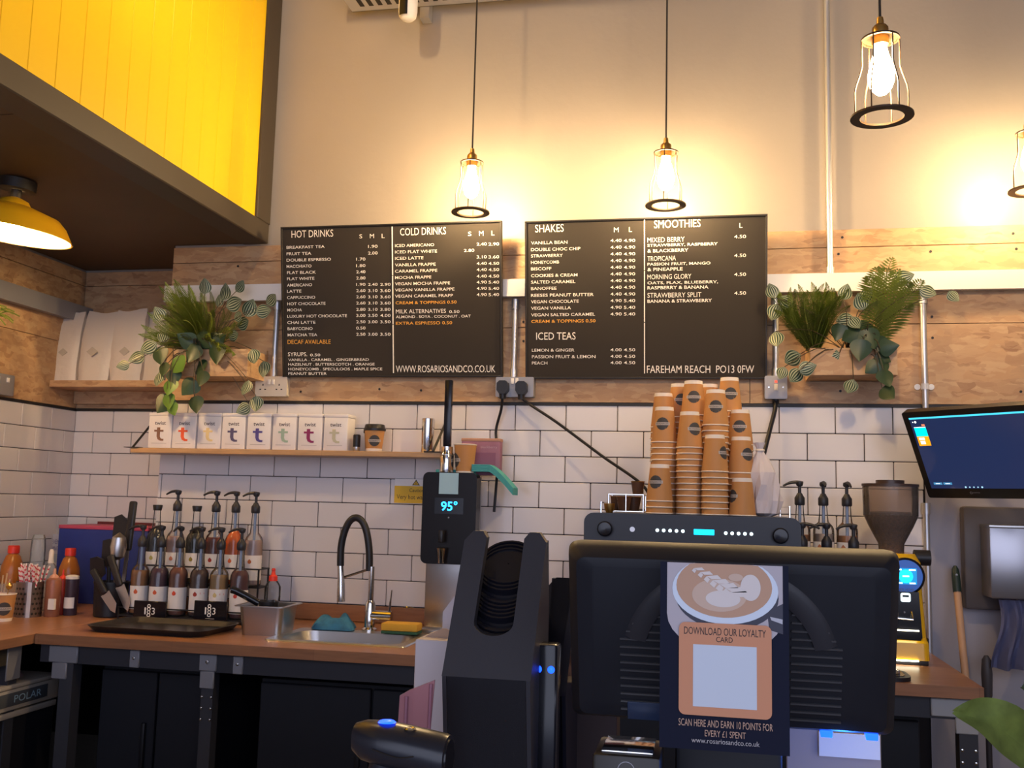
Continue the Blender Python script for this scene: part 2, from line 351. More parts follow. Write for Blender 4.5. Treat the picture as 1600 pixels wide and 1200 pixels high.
t, x, z0, z1 = conduit(1446, 690, 1443, 458, 'galvanised conduit running down behind the wall screen', .018)
sz = onY(1446, 605, YW).z
for s in (-1, 1): obj('saddle_ear', cyl(B(), .011, -.002, .002, (s*.024, .012, sz), 'y', 14), PAINTW, t)
obj('saddle_band', lathe(B(), [(.014, sz-.011), (.014, sz+.011)], 16), PAINTW, t)
t, x, z0, z1 = conduit(1450, 1060, 1450, 786, 'vertical steel pipe at the end of the white tiles', .016)
# sockets and switches
def plate(px0, py0, px1, py1, name, label, cat, m, d=.04, Y=YW):
    a = onY(px0, py1, Y-d); c = onY(px1, py0, Y-d); w = c.x-a.x; h = c.z-a.z
    t = thing(name, label, cat, ((a.x+c.x)/2, Y, (a.z+c.z)/2)); b = B(); prism(b, rrect(-w/2, w/2, -h/2, h/2, .006), -d, -.001)
    obj('face_plate', b, m, t); return t, w, h, d
SOCKW = mat('socket_white', (.66, .60, .52), .4)
t, w, h, d = plate(398, 588, 449, 619, 'double_socket', 'white double socket with no plugs beside the hot drinks board', 'socket', SOCKW, .03)
for s in (-1, 1):
    obj('rocker', box(B(), s*.009-.006, s*.009+.006, -d-.004, -d, .008, .028, .001), WHITE, t)
    for dx, dz, ww, hh in ((0, .006, .004, .008), (-.011, -.013, .007, .004), (.011, -.013, .007, .004)):
        obj('pin_hole', box(B(), s*.036+dx-ww/2, s*.036+dx+ww/2, -d-.0006, -d+.001, dz-hh/2, dz+hh/2), BFRAME, t)
t, w, h, d = plate(774, 589, 834, 620, 'double_socket', 'grey metal double socket holding two black plugs under the menu boards', 'socket', GREYB, .045)
for s in (-1, 1): obj('rocker', box(B(), s*.009-.006, s*.009+.006, -d-.004, -d, .012, .034, .001), WHITE, t)
def plug(px, py, pts, label, nm='power_plug'):
    p = onY(px, py, YW-.05); t = thing(nm, label, 'plug', p); b = B()
    prism(b, [(-.022, -.012), (-.012, -.026), (.012, -.026), (.022, -.012), (.022, .016), (.012, .026), (-.012, .026), (-.022, .016)], -.032, .004); obj('body', b, BLACK, t)
    obj('grip', lathe(B(), [(.012, -.045), (.015, -.02)], 12, (0, -.016, 0)), BLACK, t)
    q = [Vector((0, -.016, -.03))] + [onY(a, c, Y)-p for a, c, Y in pts]; obj('cable', tube(B(), smooth_path(q), .0055, 8), BLACK, t); return t
plug(787, 606, [(783, 640, 3.80), (775, 672, 3.82), (777, 700, 3.81), (777, 735, 3.78), (772, 800, 3.76)], 'black plug whose cable hangs straight down behind the water boiler')
plug(816, 607, [(822, 628, 3.79), (870, 660, 3.76), (940, 712, 3.72), (1003, 757, 3.68), (1020, 790, 3.66)], 'black plug whose cable slants down across the tiles to the cups')
t, w, h, d = plate(1195, 587, 1230, 623, 'isolator_switch', 'grey isolator switch with a small red light beside the smoothies board', 'switch', GREYB, .045)
obj('rocker', box(B(), -.007, .007, -d-.004, -d, -.012, .012, .001), SOCKW, t); obj('neon', box(B(), -.004, .004, -d-.003, -d, .017, .025), mat('red_neon', (.8, .05, .03), .3, emit=(1, .05, .02), es=1.5), t)
for sx in (-1, 1): obj('screw', cyl(B(), .003, -d-.002, -d, (sx*.026, 0, 0), 'y', 8), CHROME, t)
q = [Vector((0, -.02, -h/2+.004))] + [onY(a, c, Y)-t.location for a, c, Y in ((1211, 640, 3.81), (1204, 668, 3.80), (1196, 700, 3.78), (1188, 735, 3.75), (1184, 790, 3.72))]
obj('cable', tube(B(), smooth_path(q), .008, 8), BLACK, t); obj('gland', cyl(B(), .012, -h/2-.014, -h/2+.002, (0, -.02, 0), seg=12), BLACK, t)
p = onX(4, 600, XL+.03); t = thing('side_socket', 'grey socket on the side wall strand board beyond the coffee bag shelf', 'socket', p); obj('face_plate', box(B(), -.029, 0, -.075, .075, -.045, .045, .004), GREYB, t)
for s in (-1, 1): obj('rocker', box(B(), 0, .004, s*.03-.008, s*.03+.008, .01, .03, .001), WHITE, t)
# ------------------------------------------------------------------ lights that hang in the room
def cage_mesh():
    parts = {}
    b = B(); ring = [(.043, .0), (.062, .0), (.062, .004), (.043, .004), (.043, .0)]; lathe(b, ring, 28, cap=False); parts['cage_ring'] = b
    b = B(); lathe(b, [(.034, .166), (.038, .166), (.038, .170), (.034, .170), (.034, .166)], 24, cap=False); lathe(b, [(.034, .170), (.017, .173)], 24, cap=False); parts['cage_cap'] = b
    for k in range(6):
        b = B(); a = 2*PI*k/6+.3; pr = [(.052, .003), (.052, .055), (.050, .068), (.040, .098), (.037, .112), (.037, .17)]
        tube(b, [(r*math.cos(a), r*math.sin(a), z) for r, z in pr], .0016, 6); parts['cage_bar%d' % k] = b
    b = B(); lathe(b, [(.017, .155), (.017, .178), (.0165, .182), (.0165, .192), (.013, .197), (.008, .2), (.0065, .215)], 18); parts['lamp_holder'] = b
    b = B(); lathe(b, [(.001, .048), (.010, .051), (.020, .062), (.0255, .078), (.0260, .09), (.022, .112), (.0155, .134), (.0125, .148), (.0125, .158)], 24); parts['bulb'] = b
    return {k: fin(v, k) for k, v in parts.items()}
CM = cage_mesh(); CAGE = mat('bronze_cage', (.06, .035, .02), .5, .4)
def pendant(px, pybot, Y, label, sc=1.0, tilt=(0, 0), loc=None):
    p = loc or onY(px, pybot, Y); t = thing('cage_pendant', label, 'lamp', p, random.random()*2, 'caged bulb pendants over the counter'); t.rotation_euler = (tilt[0], tilt[1], random.random()*2)
    for k, me in CM.items():
        m = BULBM if k == 'bulb' else (BRASS if k == 'lamp_holder' else CAGE); o = obj('cage_bar' if k.startswith('cage_bar') else k, me, m, t); o.scale = (sc,)*3
    top = Vector((0, 0, .21*sc)); obj('cord', tube(B(), [top, Vector((0, 0, CEIL-p.z))], .0032, 6), BFRAME, t); return t
pendant(735, 333, 3.54, 'caged bulb pendant hanging above the COLD DRINKS list', 1.17)
pendant(1040, 322, 3.54, 'caged bulb pendant hanging above the SMOOTHIES list', 1.19)
pendant(1378, 184, 2.42, 'large caged bulb pendant hanging high beside the tall wall conduit', 1.18)
pendant(1613, 299, 3.54, 'caged bulb pendant hanging above the striped plant and wall screen', 1.22)
pendant(0, 0, 0, 'caged bulb pendant hanging high beside the yellow boards', 1.1, loc=Vector((-1.30, 2.55, 3.42)))
# yellow dome lamp under the soffit
P = onY(14, 366, 2.95)
t = thing('dome_lamp', 'yellow enamel dome lamp glowing under the brown soffit', 'lamp', P); t.rotation_euler = (0, .10, 0)
obj('shade', lathe(B(), [(.205, 0), (.203, .004), (.179, .046), (.154, .071), (.092, .092), (.055, .104), (.045, .12), (.02, .13)], 40, cap=False), [mat('yellow_enamel', (.75, .40, .01), .35)], t)
obj('reflector', lathe(B(), [(.200, .001), (.175, .042), (.150, .066), (.086, .086)], 40, cap=False), mat('white_reflector', (.85, .82, .75), .4), t)
obj('bulb', lathe(B(), [(.001, -.002), (.03, .004), (.045, .028), (.035, .055), (.018, .07)], 24), mat('dome_bulb', (1, .8, .5), .3, emit=(1, .66, .30), es=260), t)
obj('neck', cyl(B(), .018, .12, ZB+.005-P.z-.02, seg=12), BFRAME, t); obj('ceiling_rose', cyl(B(), .062, ZB-P.z-.03, ZB+.004-P.z, seg=24), BFRAME, t)
# security camera on a cable tray, high on the plaster wall
P = onY(637, 30, 3.62)
t = thing('security_camera', 'white rounded security camera hanging from the cable tray', 'camera', P); b = B()
lathe(b, [(.001, -.008), (.022, -.004), (.034, .008), (.038, .03), (.038, .20)], 24); obj('housing', b, WHITE, t); obj('lens_window', lathe(B(), [(.0388, .004), (.0392, .02), (.0392, .072), (.0388, .082)], 10, a0=-PI/2-.75, a1=-PI/2+.25, cap=False), BLACKS, t)
obj('bracket', cyl(B(), .015, .2, .26, seg=12), GALV, t)
tray = thing('cable_tray', 'perforated galvanised cable tray running along the wall near the ceiling', 'cable tray', (0, 3.70, onY(700, -12, 3.7).z))
b = B(); box(b, -1.5, 3.4, -.1, .1, .0, .003); box(b, -1.5, 3.4, -.1, -.097, 0, .05); box(b, -1.5, 3.4, .097, .1, 0, .05); obj('tray', b, GALV, tray, smooth=False)
for k in range(40): obj('slot', box(B(), -1.45+k*.04, -1.43+k*.04, -.06, .06, -.0008, .0), BFRAME, tray)
obj('hanger', box(B(), -1.2, -1.16, .1, .15, -.05, .05), GALV, tray)
# ------------------------------------------------------------------ menu boards
BT = math.radians(9); YB = 3.815; BS, BCs = math.sin(BT), math.cos(BT)      # the boards hang with their tops tipped forward
def onB(px, py, z0):
    """pixel -> (world x, height up the tipped board) for a board whose foot is at YB, z0"""
    d = ray(px, py); n = Vector((0, BCs, BS)); p0 = Vector((0, YB, z0)); P = CAMP+d*((p0-CAMP).dot(n)/d.dot(n)); return P.x, (P-p0).dot(Vector((0, -BS, BCs)))
def menu_board(label, xl, xr, ybot, ytop):
    z0 = onY((xl+xr)/2, ybot, YB).z; ym = (ybot+ytop)/2; x0 = onB(xl, ym, z0)[0]; x1 = onB(xr, ym, z0)[0]; h = onB((xl+xr)/2, ytop, z0)[1]
    t = thing('menu_board', label, 'menu board', ((x0+x1)/2, YB, z0)); t.rotation_euler = (BT, 0, 0); w = x1-x0; f = .007
    obj('panel', box(B(), -w/2+f, w/2-f, .004, .022, f, h-f), BOARD, t, smooth=False)
    for a in ((-w/2, w/2, 0, f), (-w/2, w/2, h-f, h), (-w/2, -w/2+f, f, h-f), (w/2-f, w/2, f, h-f)): obj('frame_rail', box(B(), a[0], a[1], -.002, .024, a[2], a[3], .001, 1), BFRAME, t, smooth=False)
    obj('hanging_cord', tube(B(), [(-w*.3, .022, h*.9), (0, .022+.09, h*.97), (w*.3, .022, h*.9)], .002, 5), BFRAME, t)
    return t
def line(t, s, cx, cy, sc, org, x0, x1, yc, hpx, m=CREAM, bold=.005, nm='lettering'):
    """a line of letters given by the left, right, mid height and cap height in a magnified view of the photograph"""
    o = t.location; a = onB(org[0]+x0/sc, org[1]+yc/sc, o.z); b = onB(org[0]+x1/sc, org[1]+yc/sc, o.z); h = hpx/sc*3.62/F
    text(nm, s, m, t, a[0]-o.x, (a[1]+b[1])/2-h/2, b[0]-a[0], h, .0028, bold)
L1 = menu_board('black letter menu board headed HOT DRINKS and COLD DRINKS', 440, 784, 589, 349.5)
O1 = (430, 340); S1 = 4.324
def l1(s, x0, x1, y, h=22, m=CREAM, bold=.005): line(L1, s, 0, 0, S1, O1, x0, x1, y, h, m, bold)
l1('HOT DRINKS', 108, 390, 108, 54, bold=0); l1('S', 567, 586, 126, 30, bold=0); l1('M', 638, 666, 124, 32, bold=0); l1('L', 718, 738, 123, 32, bold=0)
l1('COLD DRINKS', 842, 1152, 92, 54, bold=0); l1('S', 1302, 1324, 109, 32, bold=0); l1('M', 1376, 1406, 106, 34, bold=0); l1('L', 1460, 1480, 104, 34, bold=0)
def price(fn, cols, y, ps, h=22):
    for (x0, x1), p in zip(cols, ps):
        if p: fn(p, x0, x1, y, h)
CS = ((546, 608), (626, 690), (708, 778))
rows = [('BREAKFAST TEA', 75, 332, 198, (None, '1.90', None)), ('FRUIT TEA', 75, 242, 243, (None, '2.00', None)), ('DOUBLE ESPRESSO', 75, 375, 284, ('1.70', None, None)), ('MACCHIATO', 75, 243, 328, ('1.80', None, None)),
        ('FLAT BLACK', 78, 273, 370, ('2.40', None, None)), ('FLAT WHITE', 78, 263, 412, ('2.80', None, None)), ('AMERICANO', 78, 247, 455, ('1.90', '2.40', '2.90')), ('LATTE', 78, 175, 497, ('2.60', '3.10', '3.60')),
        ('CAPPUCCINO', 78, 268, 539, ('2.60', '3.10', '3.60')), ('HOT CHOCOLATE', 80, 338, 581, ('2.60', '3.10', '3.60')), ('MOCHA', 80, 178, 624, ('2.80', '3.10', '3.80')), ('LUXURY HOT CHOCOLATE', 80, 483, 665, ('3.00', '3.50', '4.00')),
        ('CHAI LATTE', 80, 270, 708, ('2.50', '3.00', '3.50')), ('BABYCCINO', 82, 251, 750, ('0.50', None, None)), ('MATCHA TEA', 82, 282, 792, ('2.50', '3.00', '3.50'))]
for s, x0, x1, y, ps in rows: l1(s, x0, x1, y); price(l1, CS, y-4, ps)
l1('DECAF AVAILABLE', 82, 373, 839, 32, AMBER, 0); l1('SYRUPS.', 84, 214, 923, 30, bold=0); l1('0.50', 234, 303, 928, 20)
l1('VANILLA . CARAMEL . GINGERBREAD', 86, 631, 960, 20); l1('HAZELNUT . BUTTERSCOTCH . ORANGE', 86, 670, 991, 20); l1('HONEYCOMB . SPECULOOS . MAPLE SPICE', 86, 722, 1023, 20); l1('PEANUT BUTTER', 86, 346, 1054, 20)
CC = ((1274, 1344), (1360, 1428), (1440, 1512))
for s, x1, y, ps in [('ICED AMERICANO', 1072, 186, (None, '2.40', '2.90')), ('ICED FLAT WHITE', 1092, 229, ('2.80', None, None)), ('ICED LATTE', 1000, 273, (None, '3.10', '3.60')), ('VANILLA FRAPPE', 1083, 317, (None, '4.40', '4.50')), ('CARAMEL FRAPPE', 1094, 359, (None, '4.40', '4.50')),
                     ('MOCHA FRAPPE', 1053, 403, (None, '4.40', '4.50')), ('VEGAN MOCHA FRAPPE', 1180, 444, (None, '4.90', '5.40')), ('VEGAN VANILLA FRAPPE', 1210, 486, (None, '4.90', '5.40')), ('VEGAN CARAMEL FRAPP', 1200, 528, (None, '4.90', '5.40'))]:
    l1(s, 808, x1, y); price(l1, CC, y-8, ps)
l1('CREAM & TOPPINGS 0.50', 812, 1224, 573, 22, AMBER); l1('MILK ALTERNATIVES', 814, 1152, 632, 30, bold=0); l1('0.50', 1174, 1244, 635, 20)
l1('ALMOND . SOYA . COCONUT . OAT', 814, 1320, 668, 20); l1('EXTRA ESPRESSO 0.50', 814, 1194, 712, 22, AMBER); l1('WWW.ROSARIOSANDCO.CO.UK', 814, 1486, 1022, 52, bold=0)
def divider(t, o, sc, x, y0, y1):
    q = t.location; xm, za = onB(o[0]+x/sc, o[1]+y0/sc, q.z)[0], onB(o[0]+x/sc, o[1]+y0/sc, q.z)[1]; zb_ = onB(o[0]+x/sc, o[1]+y1/sc, q.z)[1]; xm = onB(o[0]+x/sc, o[1]+(y0+y1)/2/sc, q.z)[0]; n = 3
    for i in range(n):
        z1 = za+(zb_-za)*i/n; z0 = za+(zb_-za)*(i+1)/n+.003; obj('divider_strip', box(B(), xm-q.x-.0018, xm-q.x+.0018, .001, .004, z0, z1), CREAM, t)
divider(L1, O1, S1, 793, 60, 1055)
L2 = menu_board('black letter menu board headed SHAKES and SMOOTHIES', 820.5, 1199, 592, 340)
O2 = (800, 320); S2 = 3.721
def l2(s, x0, x1, y, h=19, m=CREAM, bold=.005): line(L2, s, 0, 0, S2, O2, x0, x1, y, h, m, bold)
l2('SHAKES', 134, 300, 136, 48, bold=0); l2('M', 592, 620, 145, 29, bold=0); l2('L', 680, 697, 143, 29, bold=0); l2('SMOOTHIES', 826, 1096, 109, 48, bold=0); l2('L', 1322, 1340, 119, 29, bold=0)
C2 = ((572, 637), (650, 716))
for i, (s, x1) in enumerate([('VANILLA BEAN', 322), ('DOUBLE CHOC CHIP', 397), ('STRAWBERRY', 294), ('HONEYCOMB', 273), ('BISCOFF', 228), ('COOKIES & CREAM', 380), ('SALTED CARAMEL', 368), ('BANOFFEE', 258), ('REESES PEANUT BUTTER', 474), ('VEGAN CHOCOLATE', 387), ('VEGAN VANILLA', 342), ('VEGAN SALTED CARAMEL', 482)]):
    y = 219+i*38.1; l2(s, 110, x1, y); price(l2, C2, y-12+i*.8, ('4.90', '5.40') if i > 8 else ('4.40', '4.90'), 19)
l2('CREAM & TOPPINGS 0.50', 112, 485, 676, 19, AMBER); l2('ICED TEAS', 140, 369, 763, 46, bold=0)
for s, x1, y in (('LEMON & GINGER', 362, 845), ('PASSION FRUIT & LEMON', 485, 883), ('PEACH', 205, 920)): l2(s, 115, x1, y); price(l2, C2, y-2, ('4.00', '4.50'), 19)
for s, x1, y, h in (('MIXED BERRY', 1003, 202, 29), ('STRAWBERRY, RASPBERRY', 1196, 232, 20), ('& BLACKBERRY', 1025, 265, 20), ('TROPICANA', 953, 311, 29), ('PASSION FRUIT, MANGO', 1154, 343, 20), ('& PINEAPPLE', 992, 374, 20), ('MORNING GLORY', 1042, 417, 29), ('OATS, FLAX, BLUEBERRY,', 1198, 452, 20), ('RASPBERRY & BANANA', 1142, 480, 20), ('STRAWBERRY SPLIT', 1101, 524, 29), ('BANANA & STRAWBERRY', 1162, 558, 20)): l2(s, 787, x1, y, h, bold=0 if h > 25 else .012)
for y in (184, 294, 404, 513): l2('4.50', 1292, 1361, y, 20)
l2('FAREHAM REACH  PO13 0FW', 784, 1408, 956, 46, bold=0); divider(L2, O2, S2, 770, 82, 985)

# ------------------------------------------------------------------ benches
SK0 = onZ(412, 1000, WT); SK1 = onZ(622, 1013, WT); sx0, sx1 = SK0.x, SK1.x+.02; sy0, sy1 = (SK0.y+SK1.y)/2, 3.56
wtop = thing('worktop', 'brown wooden worktop along the tiled wall with the sink let into it', 'worktop', (0, 0, WT)); b = B(); YFW = 3.09; XJ = -2.262
h0 = -.034; bx0, bx1, by0, by1 = sx0+.03, sx1-.03, sy0+.03, sy1-.06
for q in ((XJ, bx0, YFW, YW-.004), (bx1, XT-.003, YFW, YW-.004), (bx0, bx1, YFW, by0), (bx0, bx1, by1, YW-.004)): box(b, q[0], q[1], q[2], q[3], h0, 0)
obj('top', b, WOODX, wtop, smooth=False); ups = struct('trim_1', box(B(), XS, -.9, YW-.024, YW-.004, WT+.001, WT+.064, .002, 1), WOODX)
wtl = tag(obj('worktop', box(B(), XL+.004, XJ-.003, .3, YR-.004, WT-.034, WT, .002, 1), WOODY, smooth=False), 'brown wooden worktop along the side wall carrying sauces and striped straws', 'worktop')
fr = thing('bench_frame', 'dark steel bench frame with grey corner brackets under the sink worktop', 'bench frame', (0, 0, 0)); zr = WT-.036
obj('front_rail', box(B(), XJ, XT-.01, YFW+.035, YFW+.075, zr-.062, zr), mat('dark_rail', (.035, .035, .045), .5), fr, smooth=False)
obj('rear_rail', box(B(), XJ, XT-.01, YW-.06, YW-.03, zr-.062, zr), DARK, fr, smooth=False)
def leg(x, y, w=.042): return obj('leg', box(B(), x-w/2, x+w/2, y-w/2, y+w/2, 0, zr-.002), mat('leg_dark', (.045, .047, .06), .45), fr, smooth=False)
def bolt(x, z, y, r=.006, m=CHROME): obj('bolt', lathe(B(), [(r, 0), (r*.8, -.003), (.001, -.004)], 10, (x, y, z), 'y'), m, fr)
yb = YFW+.033
def brk(px, w, z0, z1, dw=0): 
    x = onY(px, 1035, yb).x; obj('bracket', box(B(), x-w/2, x+w/2, yb-.008, yb+.004, z0, z1, .003, 1), GREYB, fr); return x
x = brk(211, .036, zr-.062, zr-.004); bolt(x, zr-.03, yb-.008)
x = brk(373, .036, zr-.062, zr-.004); bolt(x, zr-.03, yb-.008)
x = brk(326, .062, zr-.058, zr-.004); bolt(x, zr-.028, yb-.008, .008); leg(x, YFW+.055); obj('bracket', box(B(), x-.027, x+.024, yb-.006, yb+.004, zr-.115, zr-.058, .003, 1), GREYB, fr)
for i in range(3):
    for s in (-.016, .017): bolt(x+s, zr-.142-i*.036, yb-.002, .005)
x = onY(97, 1030, yb).x+.012; leg(x+.01, YFW+.055, .05); obj('bracket', box(B(), x-.06, x+.05, yb-.008, yb+.002, zr-.06, zr-.004, .003, 1), GREYB, fr); obj('bracket', box(B(), x-.045, x+.012, yb-.008, yb+.002, zr-.115, zr-.06, .003, 1), GREYB, fr)
x = XT-.04; leg(x, YFW+.055, .05); obj('bracket', box(B(), x-.10, x+.028, yb-.008, yb+.002, zr-.055, zr-.004, .003, 1), mat('bracket_pale', (.42, .42, .43), .45), fr); obj('bracket', box(B(), x-.035, x+.028, yb-.008, yb+.002, zr-.10, zr-.055, .003, 1), mat('bracket_pale', (.42, .42, .43), .45), fr)
for i in range(4):
    for s in (-.018, .018): bolt(x+s, zr-.145-i*.034, yb-.002, .005)
# dark undercounter units standing below the worktop
def unit(x0, x1, label, y=3.24, HB=.80):
    t = thing('undercounter_unit', label, 'cupboard', ((x0+x1)/2, y, 0)); w = x1-x0
    obj('body', box(B(), -w/2, w/2, .02, .55, .02, HB), DARK, t, smooth=False); n = 2
    for k in range(n):
        a = -w/2+k*w/n+.004; d = obj('door', box(B(), a, a+w/n-.008, 0, .02, .06, HB-.01, .003, 1), DARK, t, smooth=False); obj('handle', box(B(), a+w/n-.05, a+w/n-.035, -.014, 0, .45, .62, .003), BLACK, d)
unit(-2.10, -1.66, 'black undercounter cupboard beside the corner bracket'); unit(-1.50, -.70, 'wide black undercounter cupboard under the sink', HB=.79); unit(-.66, .08, 'black undercounter cupboard under the coffee machine'); unit(.12, .62, 'narrow black undercounter cupboard below the yellow grinder')
# fridge and frame under the side worktop
fx = -2.335; a = onX(82, 1051, fx)
t = thing('undercounter_fridge', 'steel undercounter fridge with a dark control strip below the side worktop', 'fridge', (fx, a.y, 0)); zt = a.z
b = B(); box(b, -.62, -.02, -.65, 0, .03, zt-.09); obj('cabinet', b, DARK, t, smooth=False); obj('top_plate', box(B(), -.62, .03, -.66, .01, zt-.014, zt, .004), mat('fridge_steel', (.46, .42, .38), .42), t)
obj('control_panel', box(B(), -.03, .026, -.66, .006, zt-.085, zt-.015, .004), MATS['fridge_steel'], t); d = obj('control_strip', box(B(), .026, .029, -.62, -.06, zt-.070, zt-.026, .001), mat('strip_dark', (.09, .10, .12), .3), t)
v, fs, tw, th = tmesh('POLAR'); me = bpy.data.meshes.new('brand_lettering'); me.from_pydata([(.0296, -.235+p[0]*.14/tw, zt-.060+p[1]*.024/th) for p in v], [], fs); obj('brand_lettering', me, mat('pale_blue_letter', (.32, .48, .60), .4), d)
obj('door', box(B(), -.025, .012, -.66, .004, .08, zt-.112, .004), DARK, t); obj('door_edge', box(B(), -.02, .022, -.66, .004, zt-.112, zt-.092, .003), MATS['fridge_steel'], t)
def cloth_lump(name, label, cat, loc, sx, sy, h, m, seed, rot=0, fold=3.0):
    rnd = random.Random(seed); b = B(); n = 18; ph = [rnd.random()*6 for _ in range(6)]; V = {}
    for lay in (0, 1):
        for i in range(n+1):
            for j in range(n+1):
                u = i/n*2-1; v = j/n*2-1; r = max(abs(u), abs(v)); q = math.hypot(u, v)/max(r, 1e-6) if r else 1
                x = u/q**.6*(1+.13*math.sin(3*math.atan2(v, u)+ph[0])); y = v/q**.6*(1+.13*math.sin(4*math.atan2(v, u)+ph[1]))
                z = h*(max(0, 1-r**2.4))**.7*(.68+.32*math.sin(fold*u*2.2+ph[2]+1.6*v)*math.cos(fold*v+ph[3])) + .003 if lay else 0
                V[lay, i, j] = b.verts.new((x*sx/2, y*sy/2, max(z, .0015) if lay else 0))
    for i in range(n):
        for j in range(n):
            b.faces.new((V[1, i, j], V[1, i+1, j], V[1, i+1, j+1], V[1, i, j+1])); b.faces.new((V[0, i, j], V[0, i, j+1], V[0, i+1, j+1], V[0, i+1, j]))
    for i in range(n):
        for A_, C_ in (((i, 0), (i+1, 0)), ((i+1, n), (i, n)), ((0, i+1), (0, i)), ((n, i), (n, i+1))): b.faces.new((V[0, *A_], V[0, *C_], V[1, *C_], V[1, *A_]))
    return tag(obj(name, b, m, None, loc, (0, 0, rot)), label, cat)
cloth_lump('dish_cloth', 'pink and white dish cloth folded on top of the undercounter fridge', 'cloth', (fx-.13, a.y-.21, zt), .2, .3, .05, mat('pink_cloth', (.48, .33, .36), .8, var=.45, vscale=55), 3)
fr2 = thing('bench_frame', 'dark steel bench frame with grey corner plate under the side worktop', 'bench frame', (0, 0, 0))
obj('rail', box(B(), XJ-.09, XJ-.05, .4, YFW-.06, zr-.062, zr), mat('rail_brown', (.05, .042, .03), .5), fr2, smooth=False)
obj('leg', box(B(), XJ-.10, XJ-.055, YFW-.05, YFW-.005, 0, zr), mat('leg_dark', (.045, .047, .06), .45), fr2, smooth=False); obj('leg', box(B(), XJ-.10, XJ-.055, .42, .465, 0, zr-.002), MATS['leg_dark'], fr2, smooth=False)
obj('bracket', box(B(), XJ-.052, XJ-.046, YFW-.07, YFW-.0, zr-.115, zr-.004, .002, 1), GREYB, fr2)
# ------------------------------------------------------------------ sink and tap
t = thing('sink', 'inset stainless steel sink let into the wooden worktop', 'sink', ((sx0+sx1)/2, (sy0+sy1)/2, WT)); w = (sx1-sx0)/2; d = (sy1-sy0)/2
ix0, ix1, iy0, iy1 = bx0-(sx0+sx1)/2+.004, bx1-(sx0+sx1)/2-.004, by0-(sy0+sy1)/2+.004, by1-(sy0+sy1)/2-.004
b = B(); outer = rrect(-w, w, -d, d, .02, 6); inner = rrect(ix0, ix1, iy0, iy1, .06, 6); low = rrect(ix0+.03, ix1-.03, iy0+.03, iy1-.03, .05, 6)
R0 = [b.verts.new((x, y, .0005)) for x, y in outer]; R1 = [b.verts.new((x*.985, y*.985, .005)) for x, y in outer]; R2 = [b.verts.new((x, y, .004)) for x, y in inner]; R3 = [b.verts.new((x, y, -.115)) for x, y in low]
n = len(R0)
for A_, C_ in ((R0, R1), (R1, R2), (R2, R3)):
    for i in range(n): b.faces.new((A_[i], A_[(i+1) % n], C_[(i+1) % n], C_[i]))
b.faces.new(R3); obj('bowl', b, STEEL, t)
obj('overflow', lathe(B(), [(.014, -.002), (.014, .001), (.008, .001), (.007, -.001)], 16, (.06, iy1-.009, -.045), 'y'), CHROME, t); obj('waste', lathe(B(), [(.035, -.114), (.03, -.112), (.012, -.113)], 20), CHROME, t)
P = onZ(577, 985, WT+.005); P.z = WT+.005; k = mpp(P); YT = P.y
t = thing('kitchen_tap', 'chrome kitchen tap with a black sprung hose arch behind the sink', 'tap', P)
def rel(px, py, dy=0): q = onY(px, py, YT+dy)-P; return q
H = lambda py: rel(577, py).z
obj('base', lathe(B(), [(.028, 0), (.028, .006), (.019, .012), (.019, H(943)), (.014, H(938))], 20), CHROME, t)
obj('riser', cyl(B(), .011, H(940), H(885), seg=16), CHROME, t)
q = [rel(577, 892), rel(577, 862), rel(573, 832), rel(566, 815), rel(556, 809), rel(546, 815), rel(538, 832), rel(533, 855), rel(532, 884)]
sp = smooth_path(q, 8); obj('hose', tube(B(), sp, .0135, 12), BLACK, t)
obj('spray_head', tube(B(), [rel(532, 882), rel(533, 905), rel(533, 925), rel(533, 940)], .014, 14, rr=[.012, .013, .0155, .0155]), CHROME, t)
obj('docking_arm', tube(B(), [rel(577, 889), rel(537, 902)], .005, 8), CHROME, t); obj('mixer', cyl(B(), .018, .0, rel(612, 960).x, (0, 0, H(961)), 'x', 18), CHROME, t)
obj('lever', tube(B(), [rel(608, 958), rel(610, 940), rel(612, 922)], .004, 8, rr=[.006, .004, .003]), CHROME, t)
t = thing('sponge', 'yellow washing up sponge with a green scouring side on the sink edge', 'sponge', onZ(626, 990, WT+.008)); t.location.y += .01
obj('foam', box(B(), -.068, .068, -.035, .035, .010, .038, .006), mat('sponge_yellow', (.72, .40, .05), .9, bump=.5, bscale=400), t); obj('scourer', box(B(), -.067, .067, -.034, .034, .0, .010, .002), mat('scour_green', (.03, .10, .06), .9), t)
p = onZ(524, 982, WT+.006); p.z = WT+.006
cloth_lump('dish_cloth', 'crumpled blue dish cloth on the back edge of the sink', 'cloth', p, .16, .11, .062, mat('blue_cloth', (.030, .15, .27), .85, var=.25, vscale=30), 5, fold=2.2)
t = thing('sink_strainer', 'round steel sink strainer leaning on the wooden upstand', 'strainer', onZ(638, 975, WT)); t.rotation_euler = (-1.15, 0, .2); t.location.z = WT+.03
obj('dish', lathe(B(), [(.04, .0), (.042, .004), (.036, .004), (.030, .014), (.012, .016), (.001, .016)], 24, cap=False), CHROME, t); obj('knob', lathe(B(), [(.005, -.002), (.006, .012), (.003, .016)], 12), CHROME, t)
P = onZ(425, 946, WT); P.y = 3.66; P = onY(425, 940, 3.62); P.z = WT
t = thing('washing_up_bottle', 'clear washing up liquid bottle with a red cap by the upstand', 'bottle', P); s = mpp(P); h = onY(425, 906, P.y).z-WT
